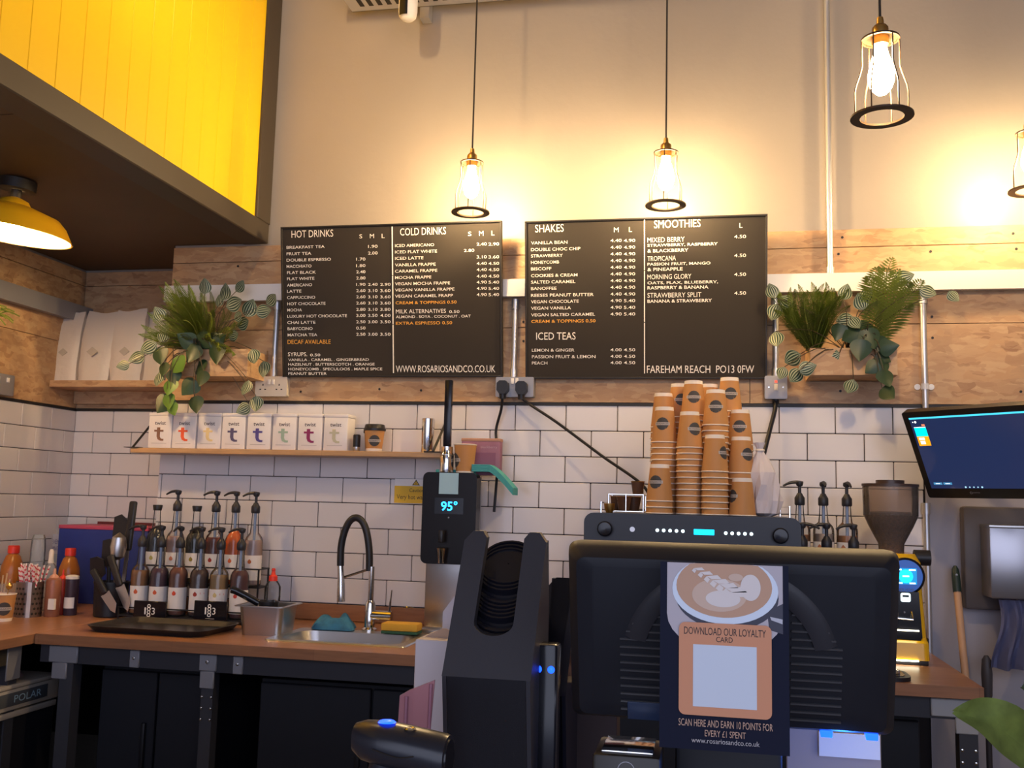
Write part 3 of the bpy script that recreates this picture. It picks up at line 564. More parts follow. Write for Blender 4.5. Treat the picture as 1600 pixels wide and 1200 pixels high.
obj('bottle', lathe(B(), [(.026, 0), (.030, .006), (.027, h*.35), (.031, h*.62), (.031, h*.85), (.02, h*.96), (.014, h)], 22), GLASS, t); obj('cap', lathe(B(), [(.017, h-.004), (.016, h+.014), (.009, h+.02), (.006, h+.034), (.008, h+.036), (.006, h+.044)], 18), mat('red_cap', (.75, .04, .02), .4), t)
obj('soap', lathe(B(), [(.024, .003), (.027, .008), (.025, h*.30)], 18), clear('pale_soap', (.6, .75, .8), .5), t)
# ------------------------------------------------------------------ tea tin shelf
YS = 3.69
zs = onY(450, 703, YS).z; xa = onY(203, 705, YS).x; xb = onY(690, 708, YS).x
sh = thing('wall_shelf', 'long pale wooden shelf on black strap brackets holding the tea tins', 'shelf', (0, 0, zs)); obj('board', box(B(), xa, xb, YS, YW-.004, -.021, 0, .002, 1), SHELFW, sh, smooth=False)
for px in (206, 676):
    x = onY(px, 705, YS).x
    b = B(); tube(b, [(x, YS+.006, .003), (x+.012, YW-.008, .135)], .006, 4); box(b, x-.035, x+.03, YS-.006, YS+.03, .0, .003); obj('strap_bracket', b, BFRAME, sh, smooth=False)
TINM = mat('tin_white', (.78, .74, .73), .35)
tcol = [('brown', (.22, .11, .07)), ('red', (.75, .10, .03)), ('cream yellow', (.72, .58, .30)), ('slate purple', (.09, .075, .16)), ('deep blue', (.075, .06, .27)), ('sage green', (.33, .45, .36)), ('crimson', (.26, .02, .11)), ('pale olive', (.50, .49, .36))]
tr_ = [(118, 268), (268, 420), (425, 576), (578, 728), (735, 888), (895, 1048), (1055, 1210), (1215, 1370)]
for (nm, c), (u0, u1) in zip(tcol, tr_):
    yf = 3.715; a = onY(200+u0/4, 700, yf); c2 = onY(200+u1/4, 700, yf); w = c2.x-a.x-.003; hh = onY(300, 645, yf).z-zs
    t = thing('tea_tin', 'white tea tin marked twist with a %s letter t' % nm, 'tin', ((a.x+c2.x)/2, yf, zs), 0, 'tea tins on the wall shelf'); mt = mat('tin_'+nm.replace(' ', '_'), c, .5)
    obj('body', box(B(), -w/2, w/2, 0, .085, .0005, hh-.013, .004), TINM, t); obj('lid', box(B(), -w/2-.0012, w/2+.0012, -.0012, .0862, hh-.014, hh, .003), TINM, t)
    text('brand_lettering', 'twist', mat('tin_text', (.06, .05, .06), .5), t, -w*.235, hh*.655, w*.47, hh*.10, -.0006, .01)
    b = B(); L_ = w*.5; x_ = -w*.06; z1 = hh*.585; z0 = hh*.21
    prism(b, [(x_-.007, z1), (x_+.007, z1), (x_+.007, hh*.33), (x_+.010, hh*.285), (x_+.016, hh*.265), (x_+.024, hh*.265), (x_+.024, z0), (x_+.010, z0), (x_-.002, z0+.006), (x_-.007, z0+.018)], -.0012, .001)
    obj('letter_t', b, mt, t, smooth=False); obj('letter_bar', box(B(), x_-.019, x_+.022, -.0013, .001, hh*.462, hh*.515), mt, t); obj('flavour_print', box(B(), -w*.34, w*.30, -.0006, .001, hh*.135, hh*.15), mat('faint_print', (.45, .42, .42), .6), t)
a = onY(555.5, 702, 3.72); t = thing('small_bottle', 'small black capped bottle with a silver foot beside the tea tins', 'bottle', (a.x, 3.73, zs)); obj('foot', lathe(B(), [(.012, 0), (.0135, .002), (.0135, .018)], 16), STEEL, t); obj('cap', lathe(B(), [(.0145, .018), (.0145, .064), (.012, .067)], 16), BLACK, t)
# paper cups
def cone(h, r0, r1): return lambda x, z, off=.0006: ((r0+(r1-r0)*z/h+off)*math.sin(x/(r0+(r1-r0)*z/h)), -(r0+(r1-r0)*z/h+off)*math.cos(x/(r0+(r1-r0)*z/h)), z)
def emblem(t, h, r0, r1, zc, R):
    cn = cone(h, r0, r1); b = B(); n = 20
    rows = []
    for j in range(9):
        zz = -math.cos(PI*j/8); ww = math.sqrt(max(0, 1-zz*zz)); rows.append([b.verts.new(cn((-1+2*i/8)*ww*R, zc+zz*R)) for i in range(9)])
    for j in range(8):
        for i in range(8): b.faces.new((rows[j][i], rows[j][i+1], rows[j+1][i+1], rows[j+1][i]))
    bmesh.ops.remove_doubles(b, verts=b.verts, dist=1e-6); e = obj('emblem', b, EMBL, t)
    b = B(); rows = [[b.verts.new(cn((-1+2*i/10)*R*1.16, zc+k*R*.23, .0012)) for i in range(11)] for k in (-1, 1)]
    for i in range(10): b.faces.new((rows[0][i], rows[0][i+1], rows[1][i+1], rows[1][i]))
    obj('emblem_band', b, mat('band_grey', (.50, .45, .41), .6), e)
    text('emblem_lettering', "ROSARIO'S", EMBL, e, -R*.95, zc-R*.13, R*1.9, R*.26, 0, .01, wrap=lambda x, z: cn(x, z, .0018))
CUPH, CR0, CR1 = .118, .0415, .0300     # inverted cup: wide rim below, narrow base above
def inv_mesh():
    b = B(); k = lambda z: CR0+(CR1-CR0)*z/CUPH
    lathe(b, [(CR0+.0005, .004), (k(CUPH-.012), CUPH-.012)], 24, cap=False, mi=0); lathe(b, [(k(CUPH-.012), CUPH-.012), (CR1, CUPH)], 24, cap=False, mi=1)
    lathe(b, [(CR1, CUPH), (CR1-.002, CUPH), (CR1-.002, CUPH-.006), (.001, CUPH-.006)], 24, cap=False, mi=1)
    lathe(b, [(CR0-.001, .0), (CR0+.0022, .0008), (CR0+.0026, .0024), (CR0+.0015, .004), (CR0-.001, .0042)], 24, cap=False, mi=1)
    me = fin(b, 'paper_cup'); me.materials.append(KRAFT); me.materials.append(KRIM); return me
INV = inv_mesh()
def upright(name, label, P, h, r0, r1, lid=False, face=0, group=None):
    t = thing(name, label, 'cup', P, face, group); k = lambda z: r0+(r1-r0)*z/h
    obj('body', lathe(B(), [(r0, .012), (r1, h)], 28, cap=False), KRAFT, t); obj('foot_band', lathe(B(), [(r0-.001, 0), (k(.012), .012)], 28), KRIM, t)
    obj('inside', lathe(B(), [(r1-.001, h-.001), (r0-.001, .01), (.001, .01)], 28, cap=False), KRIM, t)
    emblem(t, h, r0, r1, h*.48, h*.25)
    if lid: obj('lid', lathe(B(), [(r1+.001, h-.006), (r1+.004, h-.005), (r1+.004, h+.003), (r1+.001, h+.006), (r1-.002, h+.018), (r1-.006, h+.020), (r1-.008, h+.015), (.001, h+.015)], 28, cap=False), BLACK, t)
    else: obj('rim', lathe(B(), [(r1-.001, h-.002), (r1+.002, h), (r1+.002, h+.002), (r1-.001, h+.003)], 28, cap=False), KRIM, t)
    return t
a = onY(583.5, 703, 3.735); upright('lidded_cup', 'kraft coffee cup with a black lid and round emblem on the shelf', (a.x+.003, 3.733, zs), .088, .031, .040, True, .34)
a = onY(578, 703, 3.80); upright('lidded_cup', 'kraft coffee cup half hidden behind the other lidded cup', (a.x, 3.815, zs), .084, .024, .030, True, .4)
a = onY(667, 703, 3.75); t = thing('steel_tumbler', 'tall polished steel tumbler at the end of the tin shelf', 'tumbler', (a.x, 3.755, zs)); obj('wall', lathe(B(), [(.023, 0), (.0245, .004), (.0255, .134), (.024, .135), (.022, .004)], 28, cap=False), CHROME, t); obj('base', cyl(B(), .022, .0, .003, seg=24), STEEL, t)
# ------------------------------------------------------------------ coffee bags on their shelf in the recess
p0 = onX(76, 598, XL); zb = onX(76, 594, XL).z; yf = p0.y; p1 = onY(247, 604, yf)
t = thing('bag_shelf', 'short strand board shelf in the corner recess carrying coffee bags', 'shelf', (0, 0, zb)); obj('board', box(B(), XL+.004, XS-.01, yf, YR-.004, -.03, 0, .001, 1), OSB, t, smooth=False)
obj('cleat', box(B(), XL+.004, XS-.01, YR-.03, YR-.004, -.09, -.03, .001, 1), OSB, t, smooth=False)
BAGM = mat('white_bag', (.70, .62, .54), .42, bump=.25, bscale=30)
def coffee_bag(px0, px1, ytop, label, y, seed, lean=0):
    a = onY(px0, 590, y); c = onY(px1, 590, y); w = c.x-a.x-.010; h = onY((px0+px1)/2, ytop, y).z-zb; rnd = random.Random(seed); b = B(); nx, nz = 8, 12; V = {}
    for s in (0, 1):
        for i in range(nx+1):
            for j in range(nz+1):
                u = i/nx; v = j/nz; dp = .045*(1-v**3)*(1-abs(2*u-1)**4*.4)+.003; x = (u-.5)*w*(1-.06*math.sin(v*PI*1.3+seed)); zz = v*h*(1+.02*math.sin(u*5+seed))
                yy = (-dp if s == 0 else dp*.8)+rnd.uniform(-.003, .003)*(s == 0)+lean*v*.03
                V[s, i, j] = b.verts.new((x, yy, zz))
    for i in range(nx):
        for j in range(nz):
            b.faces.new((V[0, i, j], V[0, i+1, j], V[0, i+1, j+1], V[0, i, j+1])); b.faces.new((V[1, i, j], V[1, i, j+1], V[1, i+1, j+1], V[1, i+1, j]))
    for j in range(nz): b.faces.new((V[0, 0, j], V[0, 0, j+1], V[1, 0, j+1], V[1, 0, j])); b.faces.new((V[0, nx, j], V[1, nx, j], V[1, nx, j+1], V[0, nx, j+1]))
    for i in range(nx): b.faces.new((V[0, i, 0], V[1, i, 0], V[1, i+1, 0], V[0, i+1, 0])); b.faces.new((V[0, i, nz], V[0, i+1, nz], V[1, i+1, nz], V[1, i, nz]))
    t = thing('coffee_bag', label, 'bag', ((a.x+c.x)/2, y, zb+.001), 0, 'white coffee bags on the corner shelf'); obj('pouch', b, BAGM, t)
    d = w*.17; zc = h*.40; k = obj('stamp', prism(B(), [(-d, zc), (0, zc-d*.8), (d, zc), (0, zc+d*.8)], -.051, -.047), mat('bag_stamp', (.50, .44, .36), .6), t)
    return t
yb_ = (yf+YR)/2-.02
coffee_bag(84, 127, 487, 'white coffee bag with a pinched side next to the side wall', yb_, 1); coffee_bag(125, 177, 486, 'second white coffee bag from the side wall, with creases near its top', yb_-.02, 2, 1)
coffee_bag(176, 226, 485, 'third white coffee bag from the side wall, stamped low on its front', yb_-.02, 3.1); coffee_bag(222, 262, 486, 'white coffee bag half hidden by the trailing plant', yb_+.02, 4.4)
# ------------------------------------------------------------------ planters and plants
def leaf_mesh(kind):
    b = B(); uvl = b.loops.layers.uv.new('UVMap'); n = 12; rows = []
    for j in range(n+1):
        v = j/n
        w = {'round': .43*math.sin(PI*min(1, v**.80))**.85, 'heart': .48*(math.sin(PI*min(1, (v*.95+.05)**.66)))**.95, 'long': .26*math.sin(PI*v**.75)}[kind]
        w = max(w, .004); rows.append([(b.verts.new((u*w, .16*v*v*-1+.10*abs(u)*w*2-.06, v)), u, v) for u in (-1, -.5, 0, .5, 1)])
    for j in range(n):
        for i in range(4):
            q = (rows[j][i], rows[j][i+1], rows[j+1][i+1], rows[j+1][i]); f = b.faces.new([k[0] for k in q])
            for l, k in zip(f.loops, q): l[uvl].uv = (k[1], k[2])
    return fin(b, 'leaf', 80)
LM = {}
for k, m in (('stripe', STRIPE), ('dark', LEAFD), ('green', LEAFG), ('longg', LEAFG)):
    me = leaf_mesh({'stripe': 'round', 'dark': 'heart', 'green': 'heart', 'longg': 'long'}[k]); me.materials.append(m); LM[k] = me
def frond_mesh(seed, m, fine):
    rnd = random.Random(seed); b = B(); n = 46 if fine else 26; pts = []
    for i in range(n+1): s = i/n; pts.append(Vector((0, -.28*s*s, s-.22*s**3)))
    for i in range(1, n):
        s = i/n; L_ = (.075 if fine else .17)*math.sin(PI*min(1, .12+s*.88))**.8*rnd.uniform(.85, 1.1); wd = .0048 if fine else .010; p = pts[i]
        for sd in (-1, 1):
            e = p+Vector((sd*L_, -.12*L_, L_*.42)); q = Vector((0, 0, wd)); b.faces.new([b.verts.new(k) for k in (p-q*.5, p+(e-p)*.5-q+Vector((0, .01, 0)), e, p+(e-p)*.5+q)])
    for i in range(n): b.faces.new([b.verts.new(k) for k in (pts[i]+Vector((-.004, 0, 0)), pts[i]+Vector((.004, 0, 0)), pts[i+1]+Vector((.003, 0, 0)), pts[i+1]+Vector((-.003, 0, 0)))])
    me = fin(b, 'frond', 80); me.materials.append(m); return me
FR = [frond_mesh(1, FERN, True), frond_mesh(2, FERN2, True), frond_mesh(3, FERN, True), frond_mesh(4, FERN2, False)]
def planter(px0, px1, ytop, ybot, label, Y=3.66):
    a = onY(px0, ybot, Y); c = onY(px1, ytop, Y); w = c.x-a.x; h = c.z-a.z; d = YW-.002-Y
    t = thing('wall_planter', label, 'planter', (a.x+w/2, Y, a.z)); OS = OSB
    obj('front_board', box(B(), -w/2, w/2, 0, .015, 0, h, .001, 1), OS, t, smooth=False); obj('base_board', box(B(), -w/2+.016, w/2-.016, .016, d, 0, .015), OS, t, smooth=False); obj('back_board', box(B(), -w/2, w/2, d-.015, d, 0, h+.02), OS, t, smooth=False)
    for s in (-1, 1): obj('side_board', box(B(), s*(w/2-.0075)-.0075, s*(w/2-.0075)+.0075, .0152, d-.0152, 0, h), OS, t, smooth=False)
    obj('soil', box(B(), -w/2+.016, w/2-.016, .016, d-.016, .02, h-.02), mat('soil', (.03, .02, .012), .9), t); return t
planter(268, 388, 545, 588, 'strand board planter box above the tea tins')
planter(1266, 1402, 543, 586, 'strand board planter box above the tiles beside the isolator switch')
def plant(name, label, base, spots, kind, cat='plant', stems=True):
    bp = onY(*base); t = thing(name, label, cat, bp); rnd = random.Random(len(spots)*7+int(base[0]))
    for px, py, sz, ang, Y in spots:
        p = onY(px, py, Y); k = mpp(p); L_ = sz*k; o = obj('leaf', LM[kind], None, t); s = L_
        R_ = Matrix.Rotation(math.radians(rnd.uniform(-18, 18)), 4, 'Z') @ Matrix.Rotation(math.radians(ang), 4, 'Y') @ Matrix.Rotation(math.radians(rnd.uniform(-8, 14)), 4, 'X')
        M_ = R_ @ Matrix.Scale(s, 4); c = R_ @ Vector((0, -.1, .5))*s; M_.translation = p-c-bp; o.matrix_local = M_
        if stems:
            root = (R_ @ Vector((0, -.06, 0)))*s+p-c-bp; mid = root*.5+Vector((0, -.03, .03)); obj('stem', tube(B(), smooth_path([(0, .03, -.01), mid, root], 3), .0016, 4), STEM, t)
    return t
def fern(label, base, fronds, kinds):
    bp = onY(*base); t = thing('fern', label, 'plant', bp); rnd = random.Random(int(base[0]))
    for px, py, dy, kk in fronds:
        e = onY(px, py, base[2]+dy)-bp; L_ = e.length; d = e.normalized(); o = obj('frond', FR[kk], None, t)
        q = Vector((0, 0, 1)).rotation_difference(d); o.matrix_local = q.to_matrix().to_4x4() @ Matrix.Rotation(rnd.uniform(-.5, .5), 4, 'Z') @ Matrix.Scale(L_*1.45, 4)
    return t
rnd = random.Random(3); fl = []
for i in range(90):
    a = math.radians(rnd.uniform(-88, 88)); r = rnd.uniform(.45, 1.0); fl.append((312+72*math.sin(a)*r, 540-80*math.cos(a)*r, rnd.uniform(-.14, .08), rnd.choice((0, 0, 0, 1, 2))))
fern('bushy green fern in the planter above the tea tins', (315, 550, 3.72), fl, 0)
fl = []
for i in range(66):
    a = math.radians(rnd.uniform(-38, 30)); r = rnd.uniform(.5, 1.0); fl.append((1270+100*math.sin(a)*r, 552-100*math.cos(a)*r, rnd.uniform(-.12, .06), rnd.choice((0, 0, 1, 2))))
fern('fan shaped green fern in the planter beside the smoothies board', (1272, 556, 3.72), fl, 0)
fl = [(1356, 432, -.06, 3), (1368, 436, -.10, 3), (1381, 440, 0, 3), (1395, 445, -.05, 3), (1407, 440, -.12, 3), (1418, 448, -.03, 3), (1420, 465, .02, 3), (1345, 455, -.05, 3), (1374, 432, .04, 3), (1388, 430, -.08, 3), (1410, 470, -.10, 3), (1352, 470, -.12, 3)]
fern('fern with long feathered fronds in the planter near the wall screen conduit', (1372, 540, 3.72), fl, 3)
F0 = 3.62
st = [(320, 447, 25, 0), (351, 456, 28, 10), (375, 447, 22, 40), (366, 474, 30, 70), (390, 481, 30, 25), (412, 486, 26, 85), (424, 468, 24, 50), (380, 505, 26, 75), (372, 494, 20, 60), (365, 524, 22, 80), (255, 525, 22, 20), (232, 543, 28, -130), (213, 559, 26, -120), (396, 557, 26, 160), (412, 577, 27, 170), (384, 606, 26, 185), (400, 631, 26, 175), (380, 639, 24, 240), (248, 490, 24, -30), (192, 571, 20, 250), (247, 593, 24, 170), (342, 470, 20, 10)]
plant('striped_plant', 'trailing plant with striped leaves in the planter above the tea tins', (330, 545, 3.70), [(x, y, s, a, F0+.02*((i*7) % 5)) for i, (x, y, s, a) in enumerate(st)], 'stripe')
st = [(1206, 454, 24, -20), (1228, 471, 26, -60), (1210, 488, 28, -160), (1213, 530, 28, 170), (1238, 560, 32, 240), (1262, 575, 28, 70), (1243, 587, 28, 220), (1321, 456, 26, 15), (1345, 471, 28, -20), (1320, 500, 28, -100), (1336, 504, 24, 150), (1299, 556, 26, -110), (1324, 560, 24, 110), (1329, 604, 26, 200), (1413, 433, 30, 75), (1450, 456, 26, 115), (1490, 463, 22, 140), (1355, 460, 24, 30), (1222, 583, 22, 200), (1333, 575, 20, 170)]
plant('striped_plant', 'trailing plant with striped leaves in the planter beside the smoothies board', (1325, 545, 3.70), [(x, y, s, a, F0+.02*((i*7) % 5)) for i, (x, y, s, a) in enumerate(st)], 'stripe')
st = [(250, 557, 30, 160), (300, 553, 32, 200), (338, 553, 36, 170), (312, 576, 30, 150), (315, 592, 26, 190), (295, 606, 32, 215), (306, 633, 28, 165), (256, 632, 34, 210), (272, 590, 26, 165), (290, 530, 30, -60), (318, 528, 32, 20), (340, 530, 30, 60), (255, 578, 24, 170)]
plant('heart_leaf_plant', 'dark heart leaved plant hanging over the front of the planter above the tea tins', (315, 546, 3.68), [(x, y, s, a, F0-.01+.012*(i % 4)) for i, (x, y, s, a) in enumerate(st)], 'dark')
plant('heart_leaf_plant', 'bright green leaved shoot hanging from the planter above the tea tins', (285, 546, 3.68), [(279, 571, 34, 130, 3.60), (265, 606, 28, 175, 3.60), (263, 628, 26, 160, 3.60), (270, 640, 22, 150, 3.6)], 'green')
st = [(1345, 548, 36, 190), (1390, 542, 30, 80), (1375, 575, 34, 180), (1380, 560, 26, 120), (1385, 592, 30, 170), (1360, 530, 36, 160), (1330, 525, 34, 240), (1350, 515, 32, 200), (1388, 615, 28, 135), (1362, 575, 26, 230), (1378, 540, 30, 150), (1310, 520, 28, 200)]
plant('heart_leaf_plant', 'dark heart leaved plant hanging from the planter near the wall screen', (1355, 545, 3.68), [(x, y, s, a, F0-.01+.012*(i % 4)) for i, (x, y, s, a) in enumerate(st)], 'dark')
bp = onX(-30, 505, XL+.12); t = thing('side_wall_plant', 'thin grassy plant fixed to the side wall strand board', 'plant', bp)
for k in range(9): e = onX(18+rnd.uniform(-10, 22), 480+k*3.5, XL+.16)-bp; obj('blade', tube(B(), smooth_path([(0, 0, 0), e*.6+Vector((0, 0, .03)), e], 4), .003, 4, ), FERN2, t)
obj('pot', lathe(B(), [(.05, -.10), (.065, .0), (.06, 0), (.055, -.02), (.001, -.02)], 20, cap=False), KRAFT, t); obj('bracket', box(B(), -.12, 0, -.012, .012, -.1, -.094), BFRAME, t)
# ------------------------------------------------------------------ caution sign, water boiler and what stands on it
a = onY(616, 786, YW-.004); c = onY(668, 760, YW-.004); t = thing('caution_sign', 'yellow caution sign about very hot water stuck on the tiles', 'sign', (a.x, YW-.005, a.z)); w = onY(672, 786, YW).x-a.x; h = c.z-a.z
hw = onY(616, 748, YW).z-a.z
obj('backing', box(B(), 0, w, -.0012, .0, 0, hw), WHITE, t); obj('yellow_field', box(B(), .0, w, -.0020, -.0012, 0.001, h), mat('sign_yellow', (.74, .46, .03), .5), t)
SB = mat('sign_black', (.03, .025, .02), .6); text('lettering', 'Caution', SB, t, w*.42, h*.66, w*.40, h*.2, -.0024); text('lettering', 'Very hot water', SB, t, w*.07, h*.16, w*1.1*.82, h*.34, -.0024)
mx_ = w*.60; obj('warning_triangle', prism(B(), [(mx_-.016, h+.003), (mx_+.016, h+.003), (mx_, hw-.002)], -.0022, -.0012), SB, t); obj('triangle_field', prism(B(), [(mx_-.011, h+.006), (mx_+.011, h+.006), (mx_, hw-.008)], -.0026, -.0022), MATS['sign_yellow'], t); obj('exclamation', box(B(), mx_-.0015, mx_+.0015, -.003, -.0026, h+.009, hw-.014), SB, t)
yb2 = 3.60
a = onY(657, 880, yb2); c = onY(746, 739, yb2); bw = c.x-a.x; zt = c.z; zmid = a.z
t = thing('water_boiler', 'tall steel and black water boiler showing 95 degrees on the worktop', 'water boiler', ((a.x+c.x)/2, yb2, WT)); zt -= WT; zmid -= WT
obj('steel_body', box(B(), -bw/2+.006, bw/2-.034, .05, .225, .012, zt-.004, .004), STEEL, t); obj('foot', box(B(), -bw/2+.02, bw/2-.02, .07, .22, 0, .012), BLACK, t)
b = B(); prism(b, rrect(-bw/2, bw/2, zmid, zt, .022), -.005, .06); obj('black_front', b, mat('boiler_black', (.007, .005, .006), .3, spec=.25), t)
obj('drip_ledge', box(B(), -bw/2+.01, bw/2-.01, -.03, .05, .0, .02, .003), STEEL, t)
bl = mat('display_blue', (.02, .3, .9), .3, emit=(.01, .30, 1), es=7); z0 = onY(700, 798, yb2).z-WT; hh = onY(700, 783, yb2).z-WT-z0
dsp = obj('display_window', box(B(), -.055, .055, -.0062, -.005, z0-.012, z0+hh+.012), BLACKS, t); text('temperature_digits', '95°', bl, dsp, -.030, z0, .062, hh, -.0068, .01)
obj('indicator', cyl(B(), .003, -.0065, -.005, (0, 0, z0-.025), 'y', 10), GREYB, t)
x0 = onY(687, 750, yb2).x-t.location.x; x1 = onY(717, 750, yb2).x-t.location.x; obj('note', box(B(), x0, x1, -.0065, -.0052, onY(700, 772, yb2).z-WT, zt-.002), mat('blue_note', (.36, .58, .70), .7), t)
zq = onY(693, 860, yb2).z-WT; xq = onY(693, 860, yb2).x-t.location.x; tp = obj('tap', lathe(B(), [(.012, zq-.045), (.013, zq-.03), (.017, zq), (.019, zq+.01), (.015, zq+.012)], 16, (xq, -.03, 0)), CHROME, t); obj('tap_arm', cyl(B(), .009, -.03, 0, (xq, 0, zq), 'y', 12), CHROME, tp); obj('tap_lever', box(B(), xq-.008, xq+.008, -.05, -.02, zq+.03, zq+.075, .003), BLACK, t)
BX, BZ = t.location.x, WT+zt-.004
a = onY(692, 737, 3.62); t = thing('kitchen_wand', 'tall flat black wand standing in a chrome base on the water boiler', 'kitchen tool', (a.x, 3.67, BZ)); s = mpp(a)
ztp = onY(692, 592, 3.63).z-BZ; zc_ = onY(692, 697, 3.63).z-BZ; obj('chrome_base', lathe(B(), [(.026, 0), (.027, .003), (.0265, zc_*.7), (.0225, zc_*.78), (.0225, zc_)], 24), CHROME, t); obj('wand', box(B(), -.014, .014, -.012, .012, zc_, ztp, .003), BLACKS, t); obj('ring', cyl(B(), .0275, zc_*.68, zc_*.71, seg=24), STEEL, t)
a = onY(719, 737, 3.62); upright('paper_cup', 'open kraft coffee cup standing on the water boiler', (a.x, 3.69, BZ), .112, .033, .043, False, -1.1)
t = thing('tea_packet', 'purple printed packet leaning against the wall behind the boiler cup', 'packet', (onY(746, 735, 3.7).x, 3.745, BZ)); ww = .155; hh = onY(750, 685, 3.72).z-BZ
obj('packet', box(B(), -ww/2, ww/2, 0, .045, 0, hh, .004), mat('purple_card', (.30, .13, .20), .6, var=.1, vscale=20), t); obj('packet_top', box(B(), -ww/2-.001, ww/2+.001, -.001, .046, hh-.01, hh+.002, .002), mat('packet_edge', (.46, .24, .16), .6), t); text('print', 'blackberry', mat('pale_print', (.55, .36, .42), .6), t, .0, hh*.72, ww*.42, hh*.09, -.001); obj('print_panel', box(B(), -.03, .06, -.0006, .001, hh*.2, hh*.62), mat('purple_dark', (.24, .09, .16), .6), t)
t = thing('napkin_pack', 'turquoise napkin pack in clear film drooping over the boiler edge', 'napkins', (onY(742, 735, 3.64).x, 3.70, BZ)); b = B(); n = 14
for lay in range(5):
    prev = None
    for i in range(n+1):
        u = i/n; x = -.02+u*.165; z = .012+lay*.0055-.0*u+(-.085*max(0, u-.42)**1.25*2.0); q = (b.verts.new((x, -.03-.02*u, z)), b.verts.new((x, .05, z)), b.verts.new((x, .05, z+.0045)), b.verts.new((x, -.03-.02*u, z+.0045)))
        if prev: [b.faces.new((prev[k], prev[(k+1) % 4], q[(k+1) % 4], q[k])) for k in range(4)]
        else: b.faces.new(q)
        prev = q
    b.faces.new(prev)
obj('napkins', b, mat('turquoise', (.07, .40, .42), .7), t); obj('napkin_fold', box(B(), -.17, -.02, 0, .09, .005, .018, .004), MATS['turquoise'], t)
# ------------------------------------------------------------------ syrup bottles
PUMPM = mat('pump_black', (.022, .022, .028), .4)
LABELW = mat('bottle_label', (.78, .74, .72), .55)
_bc = {}
def bmesh_cache(key, fn, m):
    if key not in _bc: me = fin(fn(), key[0]); me.materials.append(m); _bc[key] = me
    return _bc[key]
def syrup(label, P, H, col, cname, fill, icon, top='pump', spin=0, group='syrup bottles on the tiered rack', R=.0355, pumpup=.062, tagc=None):
    rz = math.atan2(-P[0], P[1]); t = thing('syrup_bottle', label, 'bottle', P, rz, group); spin -= rz; hs = H*.56; hn = H*.70
    def body(): return lathe(B(), [(R*.9, 0), (R, .004), (R, hs), (R*.97, hs+(hn-hs)*.3), (R*.84, hs+(hn-hs)*.6), (R*.62, hs+(hn-hs)*.85), (R*.5, hn), (R*.42, H*.8), (.0128, H-.008), (.0145, H-.006), (.0145, H)], 24)
    obj('glass', bmesh_cache(('glass', round(H, 3), R), body, GLASS), GLASS, t)
    fz = H*fill; r_ = lambda z: R-.0018 if z <= hs else max(.014, (R-.002)*(1-.45*((z-hs)/(hn-hs))**2))
    prof = [(R*.86, .003), (R-.0018, .007)] + [(r_(z), z) for z in ([fz] if fz <= hs else [hs, (hs+fz)/2, fz])]
    obj('syrup', lathe(B(), prof, 22), mat('syrup_'+cname, col, .12), t)
    b = B(); a0 = -PI/2-1.25; lathe(b, [(R+.0006, H*.07), (R+.0006, H*.40)], 14, a0=a0, a1=a0+2.5, cap=False); lb = obj('label', b, LABELW, t)
    zc = H*.315; d = .0075; cw = lambda x, z: ((R+.0012)*math.sin(x/R), -(R+.0012)*math.cos(x/R), z)
    b = B(); pts = [(-d*.1, zc+d*1.5)]+[(d*math.cos(a), zc+d*math.sin(a)) for a in [math.radians(k) for k in range(40, -221, -26)]]
    b.faces.new([b.verts.new(cw(x-R*.38, z)) for x, z in pts]); obj('drop_icon', b, mat('icon_'+'%02d%02d%02d' % tuple(int(c*99) for c in icon), icon, .5), lb)
    b = B(); q = [(-R*.75, H*.12), (R*.5, H*.12), (R*.5, H*.127), (-R*.75, H*.127)]; b.faces.new([b.verts.new(cw(x, z)) for x, z in q]); obj('label_print', b, mat('faint_print', (.45, .42, .42), .6), lb)
    if tagc: b = B(); q = [(R*.12, zc+.001), (R*.62, zc+.001), (R*.62, zc+.008), (R*.12, zc+.008)]; b.faces.new([b.verts.new(cw(x, z)) for x, z in q]); obj('label_flash', b, mat('label_flash', (.72, .38, .38), .5), lb)
    if top == 'pump':
        def collar(): return lathe(B(), [(.0155, -.012), (.0175, -.008), (.0175, .014), (.011, .024), (.0085, .03)], 16)
        obj('pump_collar', bmesh_cache(('collar',), collar, PUMPM), PUMPM, t, (0, 0, H))
        pm_ = obj('pump_stem', cyl(B(), .0058, .02, pumpup, seg=10), PUMPM, t, (0, 0, H)); pm_.rotation_euler = (0, 0, spin)
        def spout(): 
            b = B(); tube(b, smooth_path([(.012, 0, .003), (-.01, 0, .006), (-.034, 0, .003), (-.056, 0, -.008)], 3), .005, 8, rr=[.006, .0065, .0065, .0065, .006, .0055, .005, .0045, .004, .0035]); lathe(b, [(.009, -.008), (.0125, -.002), (.0115, .007), (.005, .010)], 14); return b
        obj('spout', bmesh_cache(('spout',), spout, PUMPM), PUMPM, pm_, (0, 0, pumpup))
        obj('dip_tube', cyl(B(), .0055, .02, H-.005, seg=10), mat('dip_tube', (.20, .27, .42), .25), t)
    else: obj('stopper', lathe(B(), [(.016, H-.012), (.0195, H+.008), (.018, H+.011)], 18), BLACK, t)
    return t
RB = WT+.02
YFr, YBk = 3.60, 3.725
Hf = onY(300, 852, YFr).z-RB
fx_ = [217, 247, 277, 310, 341, 373]
fl_ = [('amber', (.30, .12, .035), .62, (.55, .10, .03), None), ('plum', (.07, .018, .035), .66, (.62, .10, .03), None), ('red_brown', (.17, .045, .02), .68, (.6, .06, .02), None), ('dark_brown', (.06, .022, .014), .66, (.30, .03, .02), 1), ('pale_honey', (.36, .20, .07), .60, (.62, .50, .22), 1), ('dark_red', (.09, .018, .018), .67, (.55, .05, .03), 1)]
